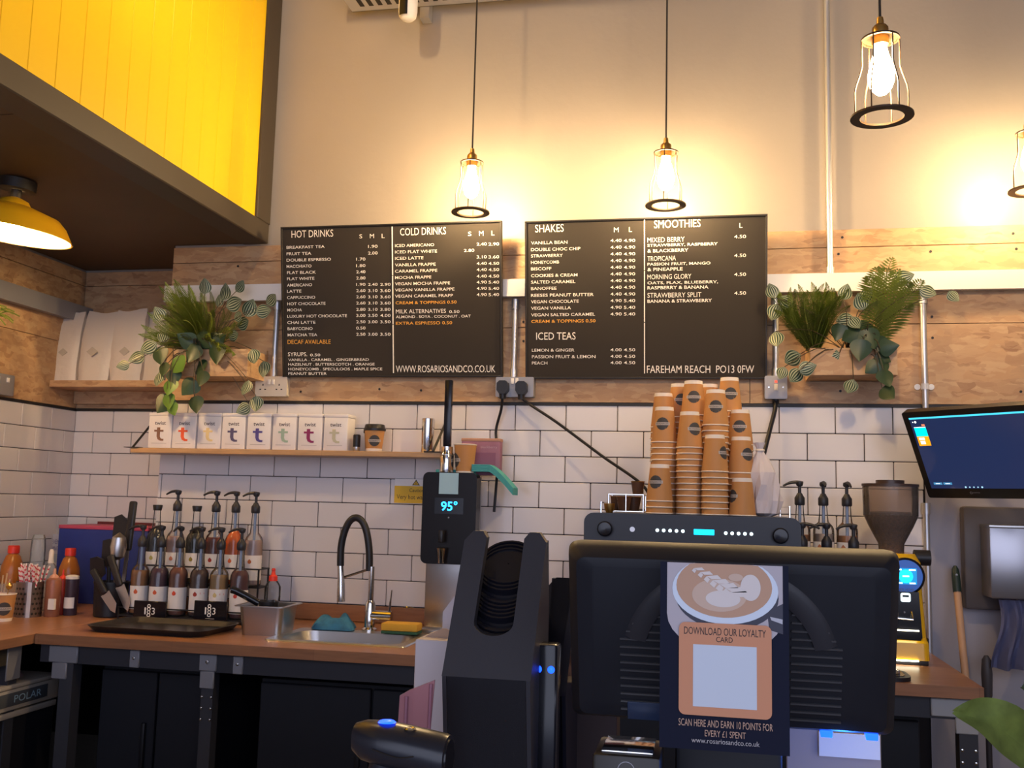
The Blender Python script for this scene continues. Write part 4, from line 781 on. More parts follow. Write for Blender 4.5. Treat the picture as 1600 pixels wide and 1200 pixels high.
ordn = ['first', 'second', 'third', 'fourth', 'fifth', 'sixth']
desc = ['amber', 'plum', 'red brown', 'dark brown', 'pale honey', 'dark red']
for i, (px, (cn, c, f, ic, fl)) in enumerate(zip(fx_, fl_)):
    x = onY(px, 930, YFr).x; syrup('pump bottle of %s syrup, %s from the knives on the lower rack row' % (desc[i], ordn[i]), (x, YFr, RB), Hf, c, cn, f, ic, 'pump', (.2, -.15, PI/2, -.1, .05, 0)[i], tagc=fl)
RB2 = WT+.135
Hb = onY(320, 795, YBk).z-RB2
bx_ = [242, 273, 304, 334, 365, 396]
bl_ = [('ink', (.010, .012, .022), .72, (.45, .40, .12), 'stop'), ('blush', (.44, .27, .22), .62, (.62, .22, .12), 'pump'), ('black', (.008, .007, .007), .74, (.32, .24, .03), 'stop'), ('russet', (.16, .028, .014), .62, (.35, .03, .02), 'pump'), ('orange', (.68, .12, .008), .72, (.70, .14, .04), 'pump'), ('clear_pink', (.48, .33, .29), .60, (.50, .14, .04), 'pump')]
desc = ['ink dark', 'blush pink', 'black', 'russet', 'bright orange', 'pale pink']
for i, (px, (cn, c, f, ic, tp)) in enumerate(zip(bx_, bl_)):
    x = onY(px, 860, YBk).x; syrup('%s bottle of %s syrup, %s from the knives on the upper rack row' % ('pump' if tp == 'pump' else 'stoppered', desc[i], ordn[i]), (x, YBk, RB2), Hb, c, cn, f, ic, tp, (.05, -.1, 0, .1, -.05, .1)[i])
# rack
xl = onY(198, 940, YFr).x-.01; xr = onY(412, 920, YBk).x; t = thing('syrup_rack', 'black tiered wire rack with two 1883 plates holding the syrup bottles', 'rack', ((xl+xr)/2, 3.66, WT)); w = (xr-xl)/2; wf = (onY(390, 940, YFr).x-xl)
b = B()
box(b, -w, w, -.105, -.015, .012, .018); obj('lower_shelf', b, BLACK, t, smooth=False); obj('upper_shelf', box(B(), -w, w, .022, .112, .126, .132), BLACK, t, smooth=False)
for sx in (-w+.004, w-.004):
    for yy, hh in ((-.102, .045), (.02, .20), (.108, .20)): obj('upright', tube(B(), [(sx, yy, 0), (sx, yy, hh)], .004, 6), BLACK, t)
for zz, yy in ((.045, -.102), (.20, .02), (.20, .108)): obj('guard_wire', tube(B(), [(-w, yy, zz), (w, yy, zz)], .003, 6), BLACK, t)
for sx in (-w+.004, w-.004): obj('guard_wire', tube(B(), [(sx, .02, .20), (sx, .108, .20)], .003, 6), BLACK, t)
for px in (234.5, 329):
    x = onY(px, 955, 3.545).x-t.location.x; z0 = max(.002, onY(px, 969, 3.545).z-WT); z1 = onY(px, 939, 3.545).z-WT; pw_ = 56*mpp(onY(px, 955, 3.545))
    p_ = obj('brand_plate', box(B(), x-pw_/2, x+pw_/2, -.118, -.112, z0, z1, .002, 1), BLACKS, t)
    h_ = (z1-z0); text('brand_digits', '1', CREAM, p_, x-.022, z0+h_*.30, .006, h_*.36, -.1184); text('brand_digits', '8', CREAM, p_, x-.012, z0+h_*.48, .016, h_*.36, -.1184); text('brand_digits', '8', CREAM, p_, x-.012, z0+h_*.16, .016, h_*.36, -.1184); text('brand_digits', '3', CREAM, p_, x+.008, z0+h_*.30, .014, h_*.36, -.1184)
    obj('brand_line', box(B(), x-.018, x+.018, -.1184, -.118, z0+h_*.07, z0+h_*.085), CREAM, p_)
# tray in front
p = onZ(258, 984, WT); t = thing('serving_tray', 'shallow black serving tray in front of the syrup rack', 'tray', (p.x, 3.335, WT), -.02); b = B()
A_ = [b.verts.new((x, y, .0)) for x, y in rrect(-.215, .215, -.135, .135, .05)]; C_ = [b.verts.new((x, y, .022)) for x, y in rrect(-.235, .235, -.155, .155, .06)]; D_ = [b.verts.new((x, y, .022)) for x, y in rrect(-.229, .229, -.149, .149, .057)]; E_ = [b.verts.new((x, y, .004)) for x, y in rrect(-.211, .211, -.131, .131, .048)]
for u, v in ((A_, C_), (C_, D_), (D_, E_)):
    for i in range(len(u)): b.faces.new((u[i], u[(i+1) % len(u)], v[(i+1) % len(u)], v[i]))
b.faces.new(A_); b.faces.new(E_); obj('dish', b, mat('tray_black', (.022, .02, .02), .3), t)
# steel tub with a black handled scoop
p = onZ(404, 994, WT); t = thing('steel_tub', 'small steel gastronorm tub beside the black tray', 'tub', (p.x, p.y, WT), .04); tw, td, th = .165, .16, .10; b = B()
o_ = rrect(-tw/2, tw/2, 0, td, .022); l_ = rrect(-tw/2+.01, tw/2-.01, .01, td-.01, .02); f_ = rrect(-tw/2-.014, tw/2+.014, -.014, td+.014, .02)
V1 = [b.verts.new((x, y, 0)) for x, y in l_]; V2 = [b.verts.new((x, y, th)) for x, y in o_]; V3 = [b.verts.new((x, y, th)) for x, y in f_]; V4 = [b.verts.new((x, y, th+.003)) for x, y in f_]; V5 = [b.verts.new((x, y, th+.003)) for x, y in [(q[0]*.97, q[1]*.96+.003) for q in o_]]; V6 = [b.verts.new((x, y, .004)) for x, y in [(q[0]*.96, q[1]*.96+.003) for q in l_]]
for u, v in ((V1, V2), (V2, V3), (V3, V4), (V4, V5), (V5, V6)):
    for i in range(len(u)): b.faces.new((u[i], u[(i+1) % len(u)], v[(i+1) % len(u)], v[i]))
b.faces.new(V1); b.faces.new(V6); obj('pan', b, STEEL, t); obj('lining', box(B(), -tw/2+.012, tw/2-.012, .014, td-.014, .006, .088, .008), mat('coffee_dark', (.012, .010, .010), .45), t)
t2 = thing('portafilter', 'black handled steel portafilter lying in the steel tub', 'portafilter', (p.x, p.y+.07, WT+.094)); t2.rotation_euler = (0, 0, .25)
obj('handle', tube(B(), smooth_path([(-.035, 0, .012), (-.07, 0, .03), (-.115, 0, .052), (-.135, 0, .058)], 4), .013, 12, rr=None), BLACKS, t2); obj('basket', lathe(B(), [(.03, 0), (.034, .004), (.036, .024), (.03, .024), (.028, .008)], 24, (.0, 0, -.004)), BLACK, t2); obj('pin', lathe(B(), [(.006, 0), (.006, .008), (.002, .010)], 12, (.02, 0, .018)), CHROME, t2)
# ------------------------------------------------------------------ left corner: box, leaflet, tools, sauces, straws
yb3 = 3.97; a = onY(88, 880, yb3); c = onY(228, 880, yb3); zt3 = onY(100, 820, yb3).z
t = thing('storage_box', 'large blue box with a pink lid in the corner of the worktop', 'box', ((a.x+c.x)/2, yb3, WT)); w = (c.x-a.x)/2
obj('carton', box(B(), -w, w, 0, .24, 0, zt3-WT-.016, .003), mat('blue_box', (.012, .030, .22), .55), t); obj('lid', box(B(), -w-.002, w+.002, -.002, .242, zt3-WT-.016, zt3-WT, .002), mat('pink_lid', (.50, .07, .14), .55), t); obj('lid_seam', box(B(), -w+.03, w-.03, .236, .25, zt3-WT, zt3-WT+.012), mat('dark_red_edge', (.16, .03, .03), .6), t)
a = onX(66, 870, XL+.02); t = thing('leaflet', 'pale hygiene leaflet reading PREVENT CONTAMINATION propped on the side wall', 'leaflet', onY(66, 950, 4.15)); t.location.z = WT; q = t.location; c = onY(96, 835, 4.15); w = c.x-q.x; h = c.z-WT
obj('sheet', box(B(), 0, w, 0, .0025, 0, h), mat('leaflet_grey', (.48, .45, .48), .6), t); NV = mat('navy_print', (.05, .04, .16), .6)
text('lettering', 'PREVENT', NV, t, w*.02, h-.045, w*1.05, .020, -.0006); text('lettering', 'CONTAMINATION', NV, t, w*.0, h-.075, w*1.75*.6, .020, -.0006); obj('print_block', box(B(), w*.05, w*.9, -.0006, 0, h-.13, h-.09), mat('leaflet_print', (.34, .36, .40), .6), t)
def tool(name, label, base, tip, kind):
    """a utensil standing in the pot: base and tip as world points"""
    base = Vector(base); tip = Vector(tip); t = thing(name, label, 'utensil', base); d = tip-base; L_ = d.length; q = Vector((0, 0, 1)).rotation_difference(d.normalized()); t.rotation_mode = 'QUATERNION'; t.rotation_quaternion = q
    if kind == 'handle_up':
        obj('handle', box(B(), -.016, .016, -.009, .009, L_*.55, L_, .008, 3), BLACK, t); obj('shaft', box(B(), -.008, .008, -.002, .002, 0, L_*.57), STEEL, t)
    elif kind == 'knife':
        obj('blade', prism(B(), [(-.02, L_*.45), (.02, L_*.45), (.022, .03), (.0, 0), (-.012, .02)], -.001, .001), STEEL, t); obj('handle', box(B(), -.013, .013, -.009, .009, L_*.44, L_, .006, 3), BLACK, t)
    elif kind == 'spatula':
        obj('blade', prism(B(), [(-.03, L_), (-.034, L_*.72), (-.01, L_*.62), (.01, L_*.62), (.034, L_*.72), (.028, L_*.97), (0, L_*1.03)], -.003, .003), BLACK, t); obj('handle', cyl(B(), .008, 0, L_*.64, seg=10), BLACK, t)
    elif kind == 'scoop':
        obj('bowl', lathe(B(), [(.002, L_), (.026, L_*.94), (.032, L_*.82), (.026, L_*.70), (.010, L_*.66)], 16, cap=False), STEEL, t); obj('handle', cyl(B(), .008, 0, L_*.68, seg=10), STEEL, t)
    return t
pb = onZ(172, 962, WT); pb.y = min(pb.y, 3.62); pb.x = onY(172, 950, pb.y).x
t = thing('utensil_pot', 'black pot full of tools beside the syrup rack', 'pot', (pb.x, pb.y, WT)); obj('pot', lathe(B(), [(.058, 0), (.062, .004), (.066, .13), (.062, .13), (.058, .01), (.001, .01)], 24, cap=False), BLACK, t); obj('rim', lathe(B(), [(.062, .128), (.068, .128), (.068, .136), (.062, .136)], 24, cap=False), BLACK, t)
def tp(px, py, dy=0): return onY(px, py, pb.y+dy)
z_ = WT+.014
tool('black_spatula', 'black handled turner whose handle rises above the blue box', (pb.x+.03, pb.y+.02, z_), tp(209, 783, .05), 'handle_up'); tool('black_spatula', 'black rubber spatula with a pointed blade in the utensil pot', (pb.x, pb.y+.03, z_), tp(190, 808, .04), 'spatula')
tool('steel_scoop', 'steel scoop standing bowl up in the utensil pot', (pb.x+.02, pb.y-.01, z_), tp(187, 832, -.01), 'scoop'); tool('black_spatula', 'broad black spatula leaning over the blue box front', (pb.x-.01, pb.y, z_), tp(172, 845, -.02), 'spatula')
tool('steel_knife', 'steel knife with a dark handle leaning out of the utensil pot', tp(200, 955, -.07), tp(172, 868, -.05), 'knife'); tool('black_spatula', 'small dark spatula low in front of the blue box', (pb.x-.03, pb.y-.02, z_), tp(152, 872, -.05), 'spatula')
tool('steel_knife', 'pale bladed knife leaning low in front of the utensil pot', tp(180, 958, -.10), tp(145, 890, -.09), 'knife')
def jar(name, label, cat, px, ybase, ytop, r, parts, Y=None):
    p = onZ(px, ybase, WT)
    if Y: p = onY(px, ybase, Y); p.z = WT
    t = thing(name, label, cat, (p.x, p.y, WT)); H_ = onY(px, ytop, p.y).z-WT
    for nm, prof, m in parts: obj(nm, lathe(B(), [(r*a, H_*z) for a, z in prof], 22), m, t)
    return t, H_, r
SAU = mat('caramel_sauce', (.40, .13, .02), .25); RC = mat('red_cap', (.75, .04, .02), .4)
sp_ = [('bottle', [(.9, 0), (1, .02), (1, .52), (.93, .66), (.62, .82), (.42, .86), (.42, .88)], SAU), ('cap', [(.5, .87), (.5, .985), (.45, 1)], RC)]
jar('sauce_bottle', 'orange caramel sauce bottle with a red cap beside the kraft cup', 'bottle', 14, 950, 852, .047, sp_, 3.80); jar('sauce_bottle', 'orange caramel sauce bottle with a red cap in front of the blue box', 'bottle', 104, 945, 856, .044, sp_, 3.82)
p = onZ(43, 963, WT); t = thing('straw_caddy', 'perforated steel caddy holding red and white straws', 'caddy', (p.x, p.y, WT)); H_ = onY(43, 908, p.y).z-WT; r = .050
obj('cylinder', lathe(B(), [(r, 0), (r, H_), (r-.002, H_), (r-.002, .003), (.001, .003)], 28, cap=False), mat('caddy_steel', (.20, .15, .14), .35, .8), t)
for j in range(6):
    for i in range(9):
        a_ = -.94+(i-4)*.30+(.15 if j % 2 else 0)
        if abs(a_+.94) > .2: obj('perforation', lathe(B(), [(.005, 0), (.004, .0006)], 8, (0, 0, 0)), BFRAME, t, ((r+.0002)*math.cos(a_), (r+.0002)*math.sin(a_), .014+j*(H_-.02)/6), (PI/2, 0, a_+PI/2))
b = B(); lathe(b, [(r+.001, .0), (r+.001, H_+.0)], 6, a0=-1.08, a1=-.80, cap=False); obj('paper_strip', b, mat('strip_blue', (.46, .48, .62), .6), t)
SW = mat('straw_stripe', (.75, .2, .2), .45); nt = SW.node_tree; g = nt.nodes.new('ShaderNodeTexCoord'); s_ = nt.nodes.new('ShaderNodeSeparateXYZ'); nt.links.new(g.outputs['Object'], s_.inputs[0])
m1 = nt.nodes.new('ShaderNodeMath'); m1.operation = 'MULTIPLY_ADD'; m1.inputs[1].default_value = 300; nt.links.new(s_.outputs[2], m1.inputs[0]); m3 = nt.nodes.new('ShaderNodeMath'); m3.operation = 'MULTIPLY'; m3.inputs[1].default_value = 400; nt.links.new(s_.outputs[0], m3.inputs[0]); nt.links.new(m3.outputs[0], m1.inputs[2])
m2 = nt.nodes.new('ShaderNodeMath'); m2.operation = 'SINE'; nt.links.new(m1.outputs[0], m2.inputs[0]); rp = nt.nodes.new('ShaderNodeValToRGB'); rp.color_ramp.interpolation = 'CONSTANT'; rp.color_ramp.elements[0].color = (.80, .68, .66, 1); rp.color_ramp.elements[1].color = (.62, .03, .07, 1); rp.color_ramp.elements[1].position = .5
nt.links.new(m2.outputs[0], rp.inputs['Fac']); nt.links.new(rp.outputs['Color'], nt.nodes['Principled BSDF'].inputs['Base Color'])
smsh = fin(lathe(B(), [(.0034, 0), (.0034, .205), (.0028, .205), (.0028, .19)], 8, cap=False), 'paper_straw'); smsh.materials.append(SW)
rs = random.Random(11); P0 = Vector((p.x, p.y, WT+.006))
for i in range(46):
    a_ = rs.random()*2*PI; q = math.sqrt(rs.random())*.036; s = tag(obj('paper_straw', smsh, SW), 'red and white striped paper straw standing in the steel caddy', 'straw', 'striped straws in the steel caddy'); tl = .12+rs.random()*.16
    s.location = P0+Vector((q*.75*math.cos(a_), q*.75*math.sin(a_), 0)); s.rotation_euler = (-tl*math.sin(a_)*q/.036, tl*math.cos(a_)*q/.036, rs.random()*6); s.scale = (1, 1, (H_+.045+rs.random()*.02)/.205)
sq = lambda c, cap: [('bottle', [(.96, 0), (1, .02), (1, .72), (.9, .78), (.6, .81)], c), ('nozzle', [(.62, .80), (.55, .84), (.22, .88), (.14, 1)], cap)]
PK = mat('toffee_sauce', (.26, .10, .06), .35); DK = mat('dark_sauce', (.045, .03, .05), .3); RS = mat('red_sauce', (.36, .03, .015), .35)
t, H_, r = jar('squeeze_bottle', 'toffee brown squeeze bottle with a white tag beside the straws', 'bottle', 80, 963, 888, .029, sq(PK, mat('pale_nozzle', (.55, .28, .20), .4))); obj('tag', box(B(), .004, .03, -r-.0025, -r+.010, H_*.16, H_*.38), WHITE, t)
jar('squeeze_bottle', 'red sauce squeeze bottle between the toffee and the dark bottles', 'bottle', 94, 960, 890, .021, sq(RS, RC))
t, H_, r = jar('squeeze_bottle', 'dark sauce squeeze bottle with a white lid and label', 'bottle', 109, 961, 898, .025, [('bottle', [(.96, 0), (1, .02), (1, .9)], DK), ('lid', [(1.02, .9), (1.02, .97), (.5, 1)], KRIM)]); b = B(); lathe(b, [(r+.0006, H_*.18), (r+.0006, H_*.45)], 12, a0=-PI/2-1.1, a1=-PI/2+1.1, cap=False); obj('label', b, LABELW, t)
p = onZ(3, 970, WT); upright('paper_cup', 'kraft coffee cup of spoons at the end of the side worktop', (p.x, p.y, WT), onY(3, 928, p.y).z-WT, .034, .043, False, .75)
t = thing('teaspoon', 'steel teaspoon resting in the kraft cup on the side worktop', 'spoon', (p.x, p.y, WT+.014)); t.rotation_euler = (.0, .14, .3); obj('stem', cyl(B(), .002, 0, .10, seg=8), BRASS, t); obj('bowl', lathe(B(), [(.001, .10), (.010, .106), (.013, .116), (.008, .126), (.001, .13)], 12), BRASS, t)
jar('clear_cups', 'tall stack of clear plastic cups by the side wall tiles', 'cups', 52, 950, 835, .030, [('stack', [(.8, 0), (1, .04)]+[(1.0-.03*(i % 2), .08+i*.07) for i in range(12)]+[(.9, .94), (.7, .95)], GLASSB), ('top_cup', [(.9, .94), (.72, 1)], GLASSB)], 3.75)
jar('clear_dispenser', 'clear plastic dispenser bottle behind the straws', 'bottle', 74, 948, 858, .028, [('bottle', [(1, 0), (1, .6), (.8, .72), (.4, .78)], GLASSB), ('pump_top', [(.42, .77), (.34, .86), (.34, .96), (.2, 1)], KRIM)], 3.70)
p = onZ(2, 945, WT); p = onY(6, 940, 3.62); t = thing('stirrer_box', 'clear box of wooden stirrers beside the kraft cup', 'box', (p.x-.03, 3.62, WT)); zt_ = onY(5, 912, 3.62).z-WT; obj('box', box(B(), -.05, .05, -.03, .05, 0, zt_, .003), GLASSB, t)
for k in range(7): obj('stirrer', box(B(), -.04+k*.012, -.034+k*.012, .0, .0015, .004, zt_+.025+.01*(k % 3)), mat('stirrer_wood', (.62, .42, .22), .6), t, (0, 0, 0), (0, .12*(k-3)*.3, 0))
# ------------------------------------------------------------------ coffee machine
YM = 3.13; a = onY(912, 840, YM); c = onY(1252, 840, YM); ZM = onY(1080, 805, YM).z; MW = (c.x-a.x)/2; MX = (a.x+c.x)/2
MBL = mat('machine_black', (.020, .022, .032), .38)
t = thing('coffee_machine', 'black two group coffee machine with lit buttons under the cup stacks', 'coffee machine', (MX, YM, WT)); hm = ZM-WT
b = B(); prism(b, rrect(-MW, MW, hm-.17, hm, .03), 0, .50); obj('upper_housing', b, MBL, t); obj('back_panel', box(B(), -MW+.02, MW-.02, .20, .49, .05, hm-.165, .01), MBL, t); obj('drip_tray', box(B(), -MW+.01, MW-.01, -.02, .49, .04, .085, .008), STEEL, t)
for sx in (-1, 1):
    for yy in (.03, .42): obj('foot', cyl(B(), .022, 0, .042, (sx*(MW-.06), yy, 0), seg=14), BLACK, t)
    g = obj('group_head', lathe(B(), [(.035, hm-.24), (.04, hm-.235), (.04, hm-.17)], 20, (sx*MW*.42, .09, 0)), CHROME, t); obj('portafilter', tube(B(), [(sx*MW*.42, .05, hm-.235), (sx*MW*.42, -.07, hm-.25)], .013, 10), BLACK, g)
    obj('steam_wand', tube(B(), smooth_path([(sx*(MW-.05), .03, hm-.16), (sx*(MW-.04), .0, hm-.2), (sx*(MW-.055), -.01, hm-.36)], 4), .005, 8), CHROME, t)
def mq(px, py): q = onY(px, py, YM); return q.x-MX, q.z-WT
for px, py in ((946, 826), (1219, 837)): x, z = mq(px, py); k = obj('steam_knob', lathe(B(), [(.022, -.002), (.024, -.02), (.020, -.028), (.004, -.03)], 20, (x, 0, z), 'y'), BLACKS, t)
x, z = mq(988, 827); obj('badge', cyl(B(), .008, -.002, 0, (x, 0, z), 'y', 16), mat('badge', (.6, .6, .62), .3, .6), t)
for px in (1027, 1037, 1047, 1057, 1067): x, z = mq(px, 828.5+(px-1027)*.035); obj('button', cyl(B(), .0052, -.002, 0, (x, 0, z), 'y', 12), WHITELED, t)
for px in (1134, 1144, 1154, 1164, 1174): x, z = mq(px, 833+(px-1134)*.035); obj('button', cyl(B(), .0052, -.002, 0, (x, 0, z), 'y', 12), WHITELED, t)
x, z = mq(1100, 831.5); obj('display', box(B(), x-.031, x+.031, -.002, 0, z-.0085, z+.0085, .001, 1), CYANLED, t)
tf = lambda y: ZM
gr = thing('cup_rail', 'low chrome wire rail on top of the coffee machine', 'rail', (MX, YM, ZM)); xl_ = onY(940, 790, YM+.05).x-MX; xr_ = MW-.03; rz = .055
for yy in (.46,):
    obj('rail_wire', tube(B(), [(xl_, yy, .012), (xr_, yy, .012)], .0025, 6), CHROME, gr)
for x_, yy in ((xl_, .04), (xl_, .46), (xr_, .04), (xr_, .46)): obj('post', tube(B(), [(x_, yy, 0), (x_, yy, rz*.6)], .003, 6), CHROME, gr)
obj('rail_wire', tube(B(), [(xl_, .04, rz*.6), (xl_, .46, rz*.6)], .0025, 6), CHROME, gr); obj('rail_wire', tube(B(), [(xr_, .04, rz*.6), (xr_, .46, rz*.6)], .0025, 6), CHROME, gr)
x0, x1 = onY(951, 790, YM+.1).x-MX, onY(1005, 790, YM+.1).x-MX
wb_ = thing('wire_basket', 'small chrome wire basket beside the cup stacks', 'basket', (MX, YM+.1, ZM))
for zz in (.006, .06): obj('hoop', tube(B(), [(x0, 0, zz), (x1, 0, zz), (x1, .12, zz), (x0, .12, zz), (x0, 0, zz)], .0022, 6), CHROME, wb_)
for x_, yy in ((x0, 0), (x1, 0), (x1, .12), (x0, .12), ((x0+x1)/2, 0)): obj('wire', tube(B(), [(x_, yy, .004), (x_, yy, .062)], .0022, 6), CHROME, wb_)
AMB = mat('brown_glass', (.10, .05, .03), .12)
for k, (px, py, r) in enumerate(((975, 795, .026), (990, 795, .025), (996, 782, .022), (962, 797, .018))):
    q = onY(px, 800, YM+.14+.035*(k % 2)); lb = ('brown glass espresso cup at the front of the wire basket', 'brown glass espresso cup next to the paper cup stack', 'brown glass espresso cup stacked high in the wire basket', 'small brown glass cup at the outer end of the wire basket')[k]
    tg = thing('espresso_cup', lb, 'cup', (q.x, q.y, ZM+.002+(.055 if k == 2 else .006))); obj('glass', lathe(B(), [(r*.7, 0), (r, .045), (r-.002, .045), (r*.6, .004)], 18), AMB, tg); obj('rim', lathe(B(), [(r, .044), (r+.001, .047), (r-.002, .047)], 18, cap=False), BRASS, tg)
q = onY(952, 801, YM+.09); tag(obj('brass_cup', lathe(B(), [(.010, 0), (.016, .012), (.018, .03), (.016, .03), (.01, .004)], 18), BRASS, None, (q.x, q.y, ZM)), 'small brass cup on the machine top outside the wire basket', 'cup')
# stacked paper cups (upside down)
PIT = .0192
def stack(px, ytop, dy, desc, spin=0.0, n=None, lean=0):
    Y = YM+dy; a = onY(px, 800, Y); zt_ = onY(px, ytop, Y).z; n = n or max(1, round((zt_-ZM-CUPH)/PIT)+1); rr = random.Random(int(px*3+ytop))
    for i in range(n):
        top = i == n-1; o = obj('paper_cup', INV, None); o.location = (a.x+rr.uniform(-.0005, .0005)+lean*i, Y+rr.uniform(-.0005, .0005), ZM+.001+i*PIT); o.rotation_euler = (0, 0, spin if top else rr.random()*6)
        tag(o, ('topmost kraft cup of ' if top else 'kraft paper cup nested in ')+desc, 'cup', 'kraft cups stacked on the coffee machine')
        if top: emblem(o, CUPH, CR0, CR1, CUPH*.52, .021)
stack(1030, 728, .075, 'the short stack by the wire basket', -.35); stack(1037, 639, .165, 'the tall stack behind the short stack by the wire basket', -.15); stack(1077, 640, .12, 'the second front stack from the wire basket', .55)
stack(1117, 683, .075, 'the front stack with its emblem turned aside', 1.0); stack(1118, 608, .165, 'the tall stack behind the stack with emblem turned aside', 0); stack(1160, 757, .075, 'the short stack next to the white bag', -1.1); stack(1158, 683, .155, 'the middle stack next to the white bag', .65)
stack(1157, 643, .245, 'the stack behind the middle stack next to the white bag', -.1); stack(1083, 595, .235, 'the tall back stack under the word REACH', .05); stack(1061, 603, .32, 'the half hidden back stack with its emblem cut off', .2); stack(1035, 615, .27, 'the back stack above the wire basket', 2.6); stack(1140, 587, .30, 'the tallest back stack below the postcode', .1); stack(1107, 604, .33, 'the back stack hidden between two tall stacks', 2.2); stack(1045, 634, .36, 'the rear stack peeping between the stacks by the wire basket', 2.5)
# white bag
p = onY(1197, 803, YM+.12); t = thing('plastic_bag', 'crumpled white plastic bag at the end of the cup stacks', 'bag', (p.x, p.y+.03, ZM+.001)); b = B(); rs = random.Random(5); prof = [(.020, 0), (.048, .01), (.052, .05), (.050, .10), (.042, .14), (.026, .18), (.012, .205), (.010, .215), (.018, .235)]; seg = 18; rings = []
for r_, z in prof: rings.append([b.verts.new((r_*(1+rs.uniform(-.2, .2))*math.cos(2*PI*i/seg)-z*.08, .8*r_*(1+rs.uniform(-.2, .2))*math.sin(2*PI*i/seg), z)) for i in range(seg)])
for k in range(len(prof)-1):
    for i in range(seg): b.faces.new((rings[k][i], rings[k][(i+1) % seg], rings[k+1][(i+1) % seg], rings[k+1][i]))
b.faces.new(rings[0]); b.faces.new(rings[-1]); obj('bag', b, mat('bag_white', (.66, .60, .62), .5), t, smooth=False); obj('tie', lathe(B(), [(.013, .206), (.015, .21), (.013, .214)], 12, (-.016, 0, 0), cap=False), KRIM, t)
# ------------------------------------------------------------------ second syrup group beside the machine
rk = thing('syrup_rack', 'dark two step rack behind the end of the coffee machine', 'rack', (onY(1295, 850, 3.55).x, 3.55, WT)); zf = onY(1290, 852, 3.48).z-WT-.225; zk = onY(1290, 785, 3.62).z-WT-.225
obj('step', box(B(), -.13, .10, -.108, -.028, 0, zf, .003), BLACK, rk, smooth=False); obj('step', box(B(), -.13, .10, -.026, .11, 0, zk, .003), BLACK, rk, smooth=False)
tan = (.42, .17, .06)
for i, (px, f, s) in enumerate(((1250, .50, .1), (1287, .52, 1.6), (1324, .50, 1.7))):
    x = onY(px, 840, 3.62).x; syrup('half full pump bottle, %s from the cups on the back step by the grinder' % ordn[i], (x, 3.62, WT+zk), .225, tan if i != 1 else (.5, .38, .3), 'tan' if i != 1 else 'clear_tan', f, (.5, .2, .1), 'pump', s, 'syrup bottles beside the grinder')
for i, (px, f, s) in enumerate(((1254, .40, 3.0), (1292, .42, .1), (1334, .45, .1))):
    x = onY(px, 870, 3.48).x; syrup('low pump bottle, %s from the cups on the front step by the grinder' % ordn[i], (x, 3.48, WT+zf), .225, (.3, .14, .06), 'toffee', f, (.5, .2, .1), 'pump', s, 'syrup bottles beside the grinder')
# ------------------------------------------------------------------ yellow grinder
pg = onZ(1425, 1040, WT); YG = pg.y; GX = onY(1408, 960, YG).x
GY = mat('grinder_yellow', (.84, .46, .004), .25, coat=.3)
t = thing('coffee_grinder', 'glossy yellow coffee grinder with a clear bean hopper and round display', 'grinder', (GX, YG, WT))
def gq(px, py, dy=0): q = onY(px, py, YG+dy); return q.x-GX, q.z-WT
ztop = gq(1405, 866)[1]; b = B(); lev = []
for z, hw, y0, y1, r in ((.016, .088, 0, .25, .02), (.07, .086, .004, .25, .02), (.085, .083, .022, .25, .02), (ztop*.6, .077, .030, .24, .025), (ztop*.92, .074, .030, .22, .03), (ztop, .060, .045, .20, .03)):
    lev.append([b.verts.new((x, y, z)) for x, y in rrect(-hw, hw, y0, y1, r)])
for k in range(len(lev)-1):
    for i in range(len(lev[0])): b.faces.new((lev[k][i], lev[k][(i+1) % len(lev[0])], lev[k+1][(i+1) % len(lev[0])], lev[k+1][i]))
b.faces.new(lev[0]); b.faces.new(lev[-1]); obj('body', b, GY, t); obj('base', box(B(), -.082, .082, .006, .245, 0, .016, .003), BLACK, t)
x, z = gq(1417, 901); fy = .026
d = obj('display_ring', lathe(B(), [(.060, .012), (.060, -.006), (.054, -.010), (.052, -.006), (.052, .0)], 36, (x, fy, z), 'y'), BLACKS, t)
obj('display_glass', cyl(B(), .053, -.007, 0, (x, fy, z), 'y', 36), mat('display_deep_blue', (.01, .04, .2), .25, emit=(.02, .10, .42), es=.55), d)
obj('display_icons', box(B(), x-.034, x+.034, fy-.0085, fy-.007, z-.026, z+.026), mat('display_mid', (.01, .2, .4), .3, emit=(0, .22, .55), es=1.0), d); obj('display_dial', cyl(B(), .022, -.0095, -.0085, (x, fy, z), 'y', 24), CYANLED, d)
for dx, dz, ww in ((-.022, .021, .018), (.02, .021, .02), (-.020, -.022, .018), (.02, -.022, .018), (0, 0, .02)): obj('display_text', box(B(), x+dx-ww/2, x+dx+ww/2, fy-.0102, fy-.0095 if dx == 0 else fy-.0085, z+dz-.002, z+dz+.002), WHITELED, d)
zz0 = gq(1415, 999)[1]; zz1 = gq(1415, 925)[1]
pn = obj('black_panel', prism(B(), [(-.062, zz0+.006), (-.056, zz0), (.060, zz0-.004), (.066, zz0+.006), (.058, zz1), (-.04, zz1)], .012, .034), BLACKS, t)
x, z = gq(1416, 922); text('name_lettering', 'HELIOS', mat('grey_letter', (.16, .16, .18), .4), pn, x-.026, z-.005, .052, .009, .0115)
x, z = gq(1416, 934); obj('button', prism(B(), rrect(x-.015, x+.015, z-.014, z+.014, .006), .009, .012), WHITELED, pn); obj('button_slot', box(B(), x-.010, x+.010, .0085, .009, z+.001, z+.008), BLACKS, pn)
x, z = gq(1414, 962); fk = obj('fork', tube(B(), [(x-.022, .008, z+.014), (x-.022, -.004, z-.008), (x+.024, -.004, z-.011), (x+.022, .008, z+.012)], .003, 8), CHROME, pn); obj('fork_pin', cyl(B(), .003, .006, .012, (x, 0, z+.010), 'y', 10), CHROME, pn)
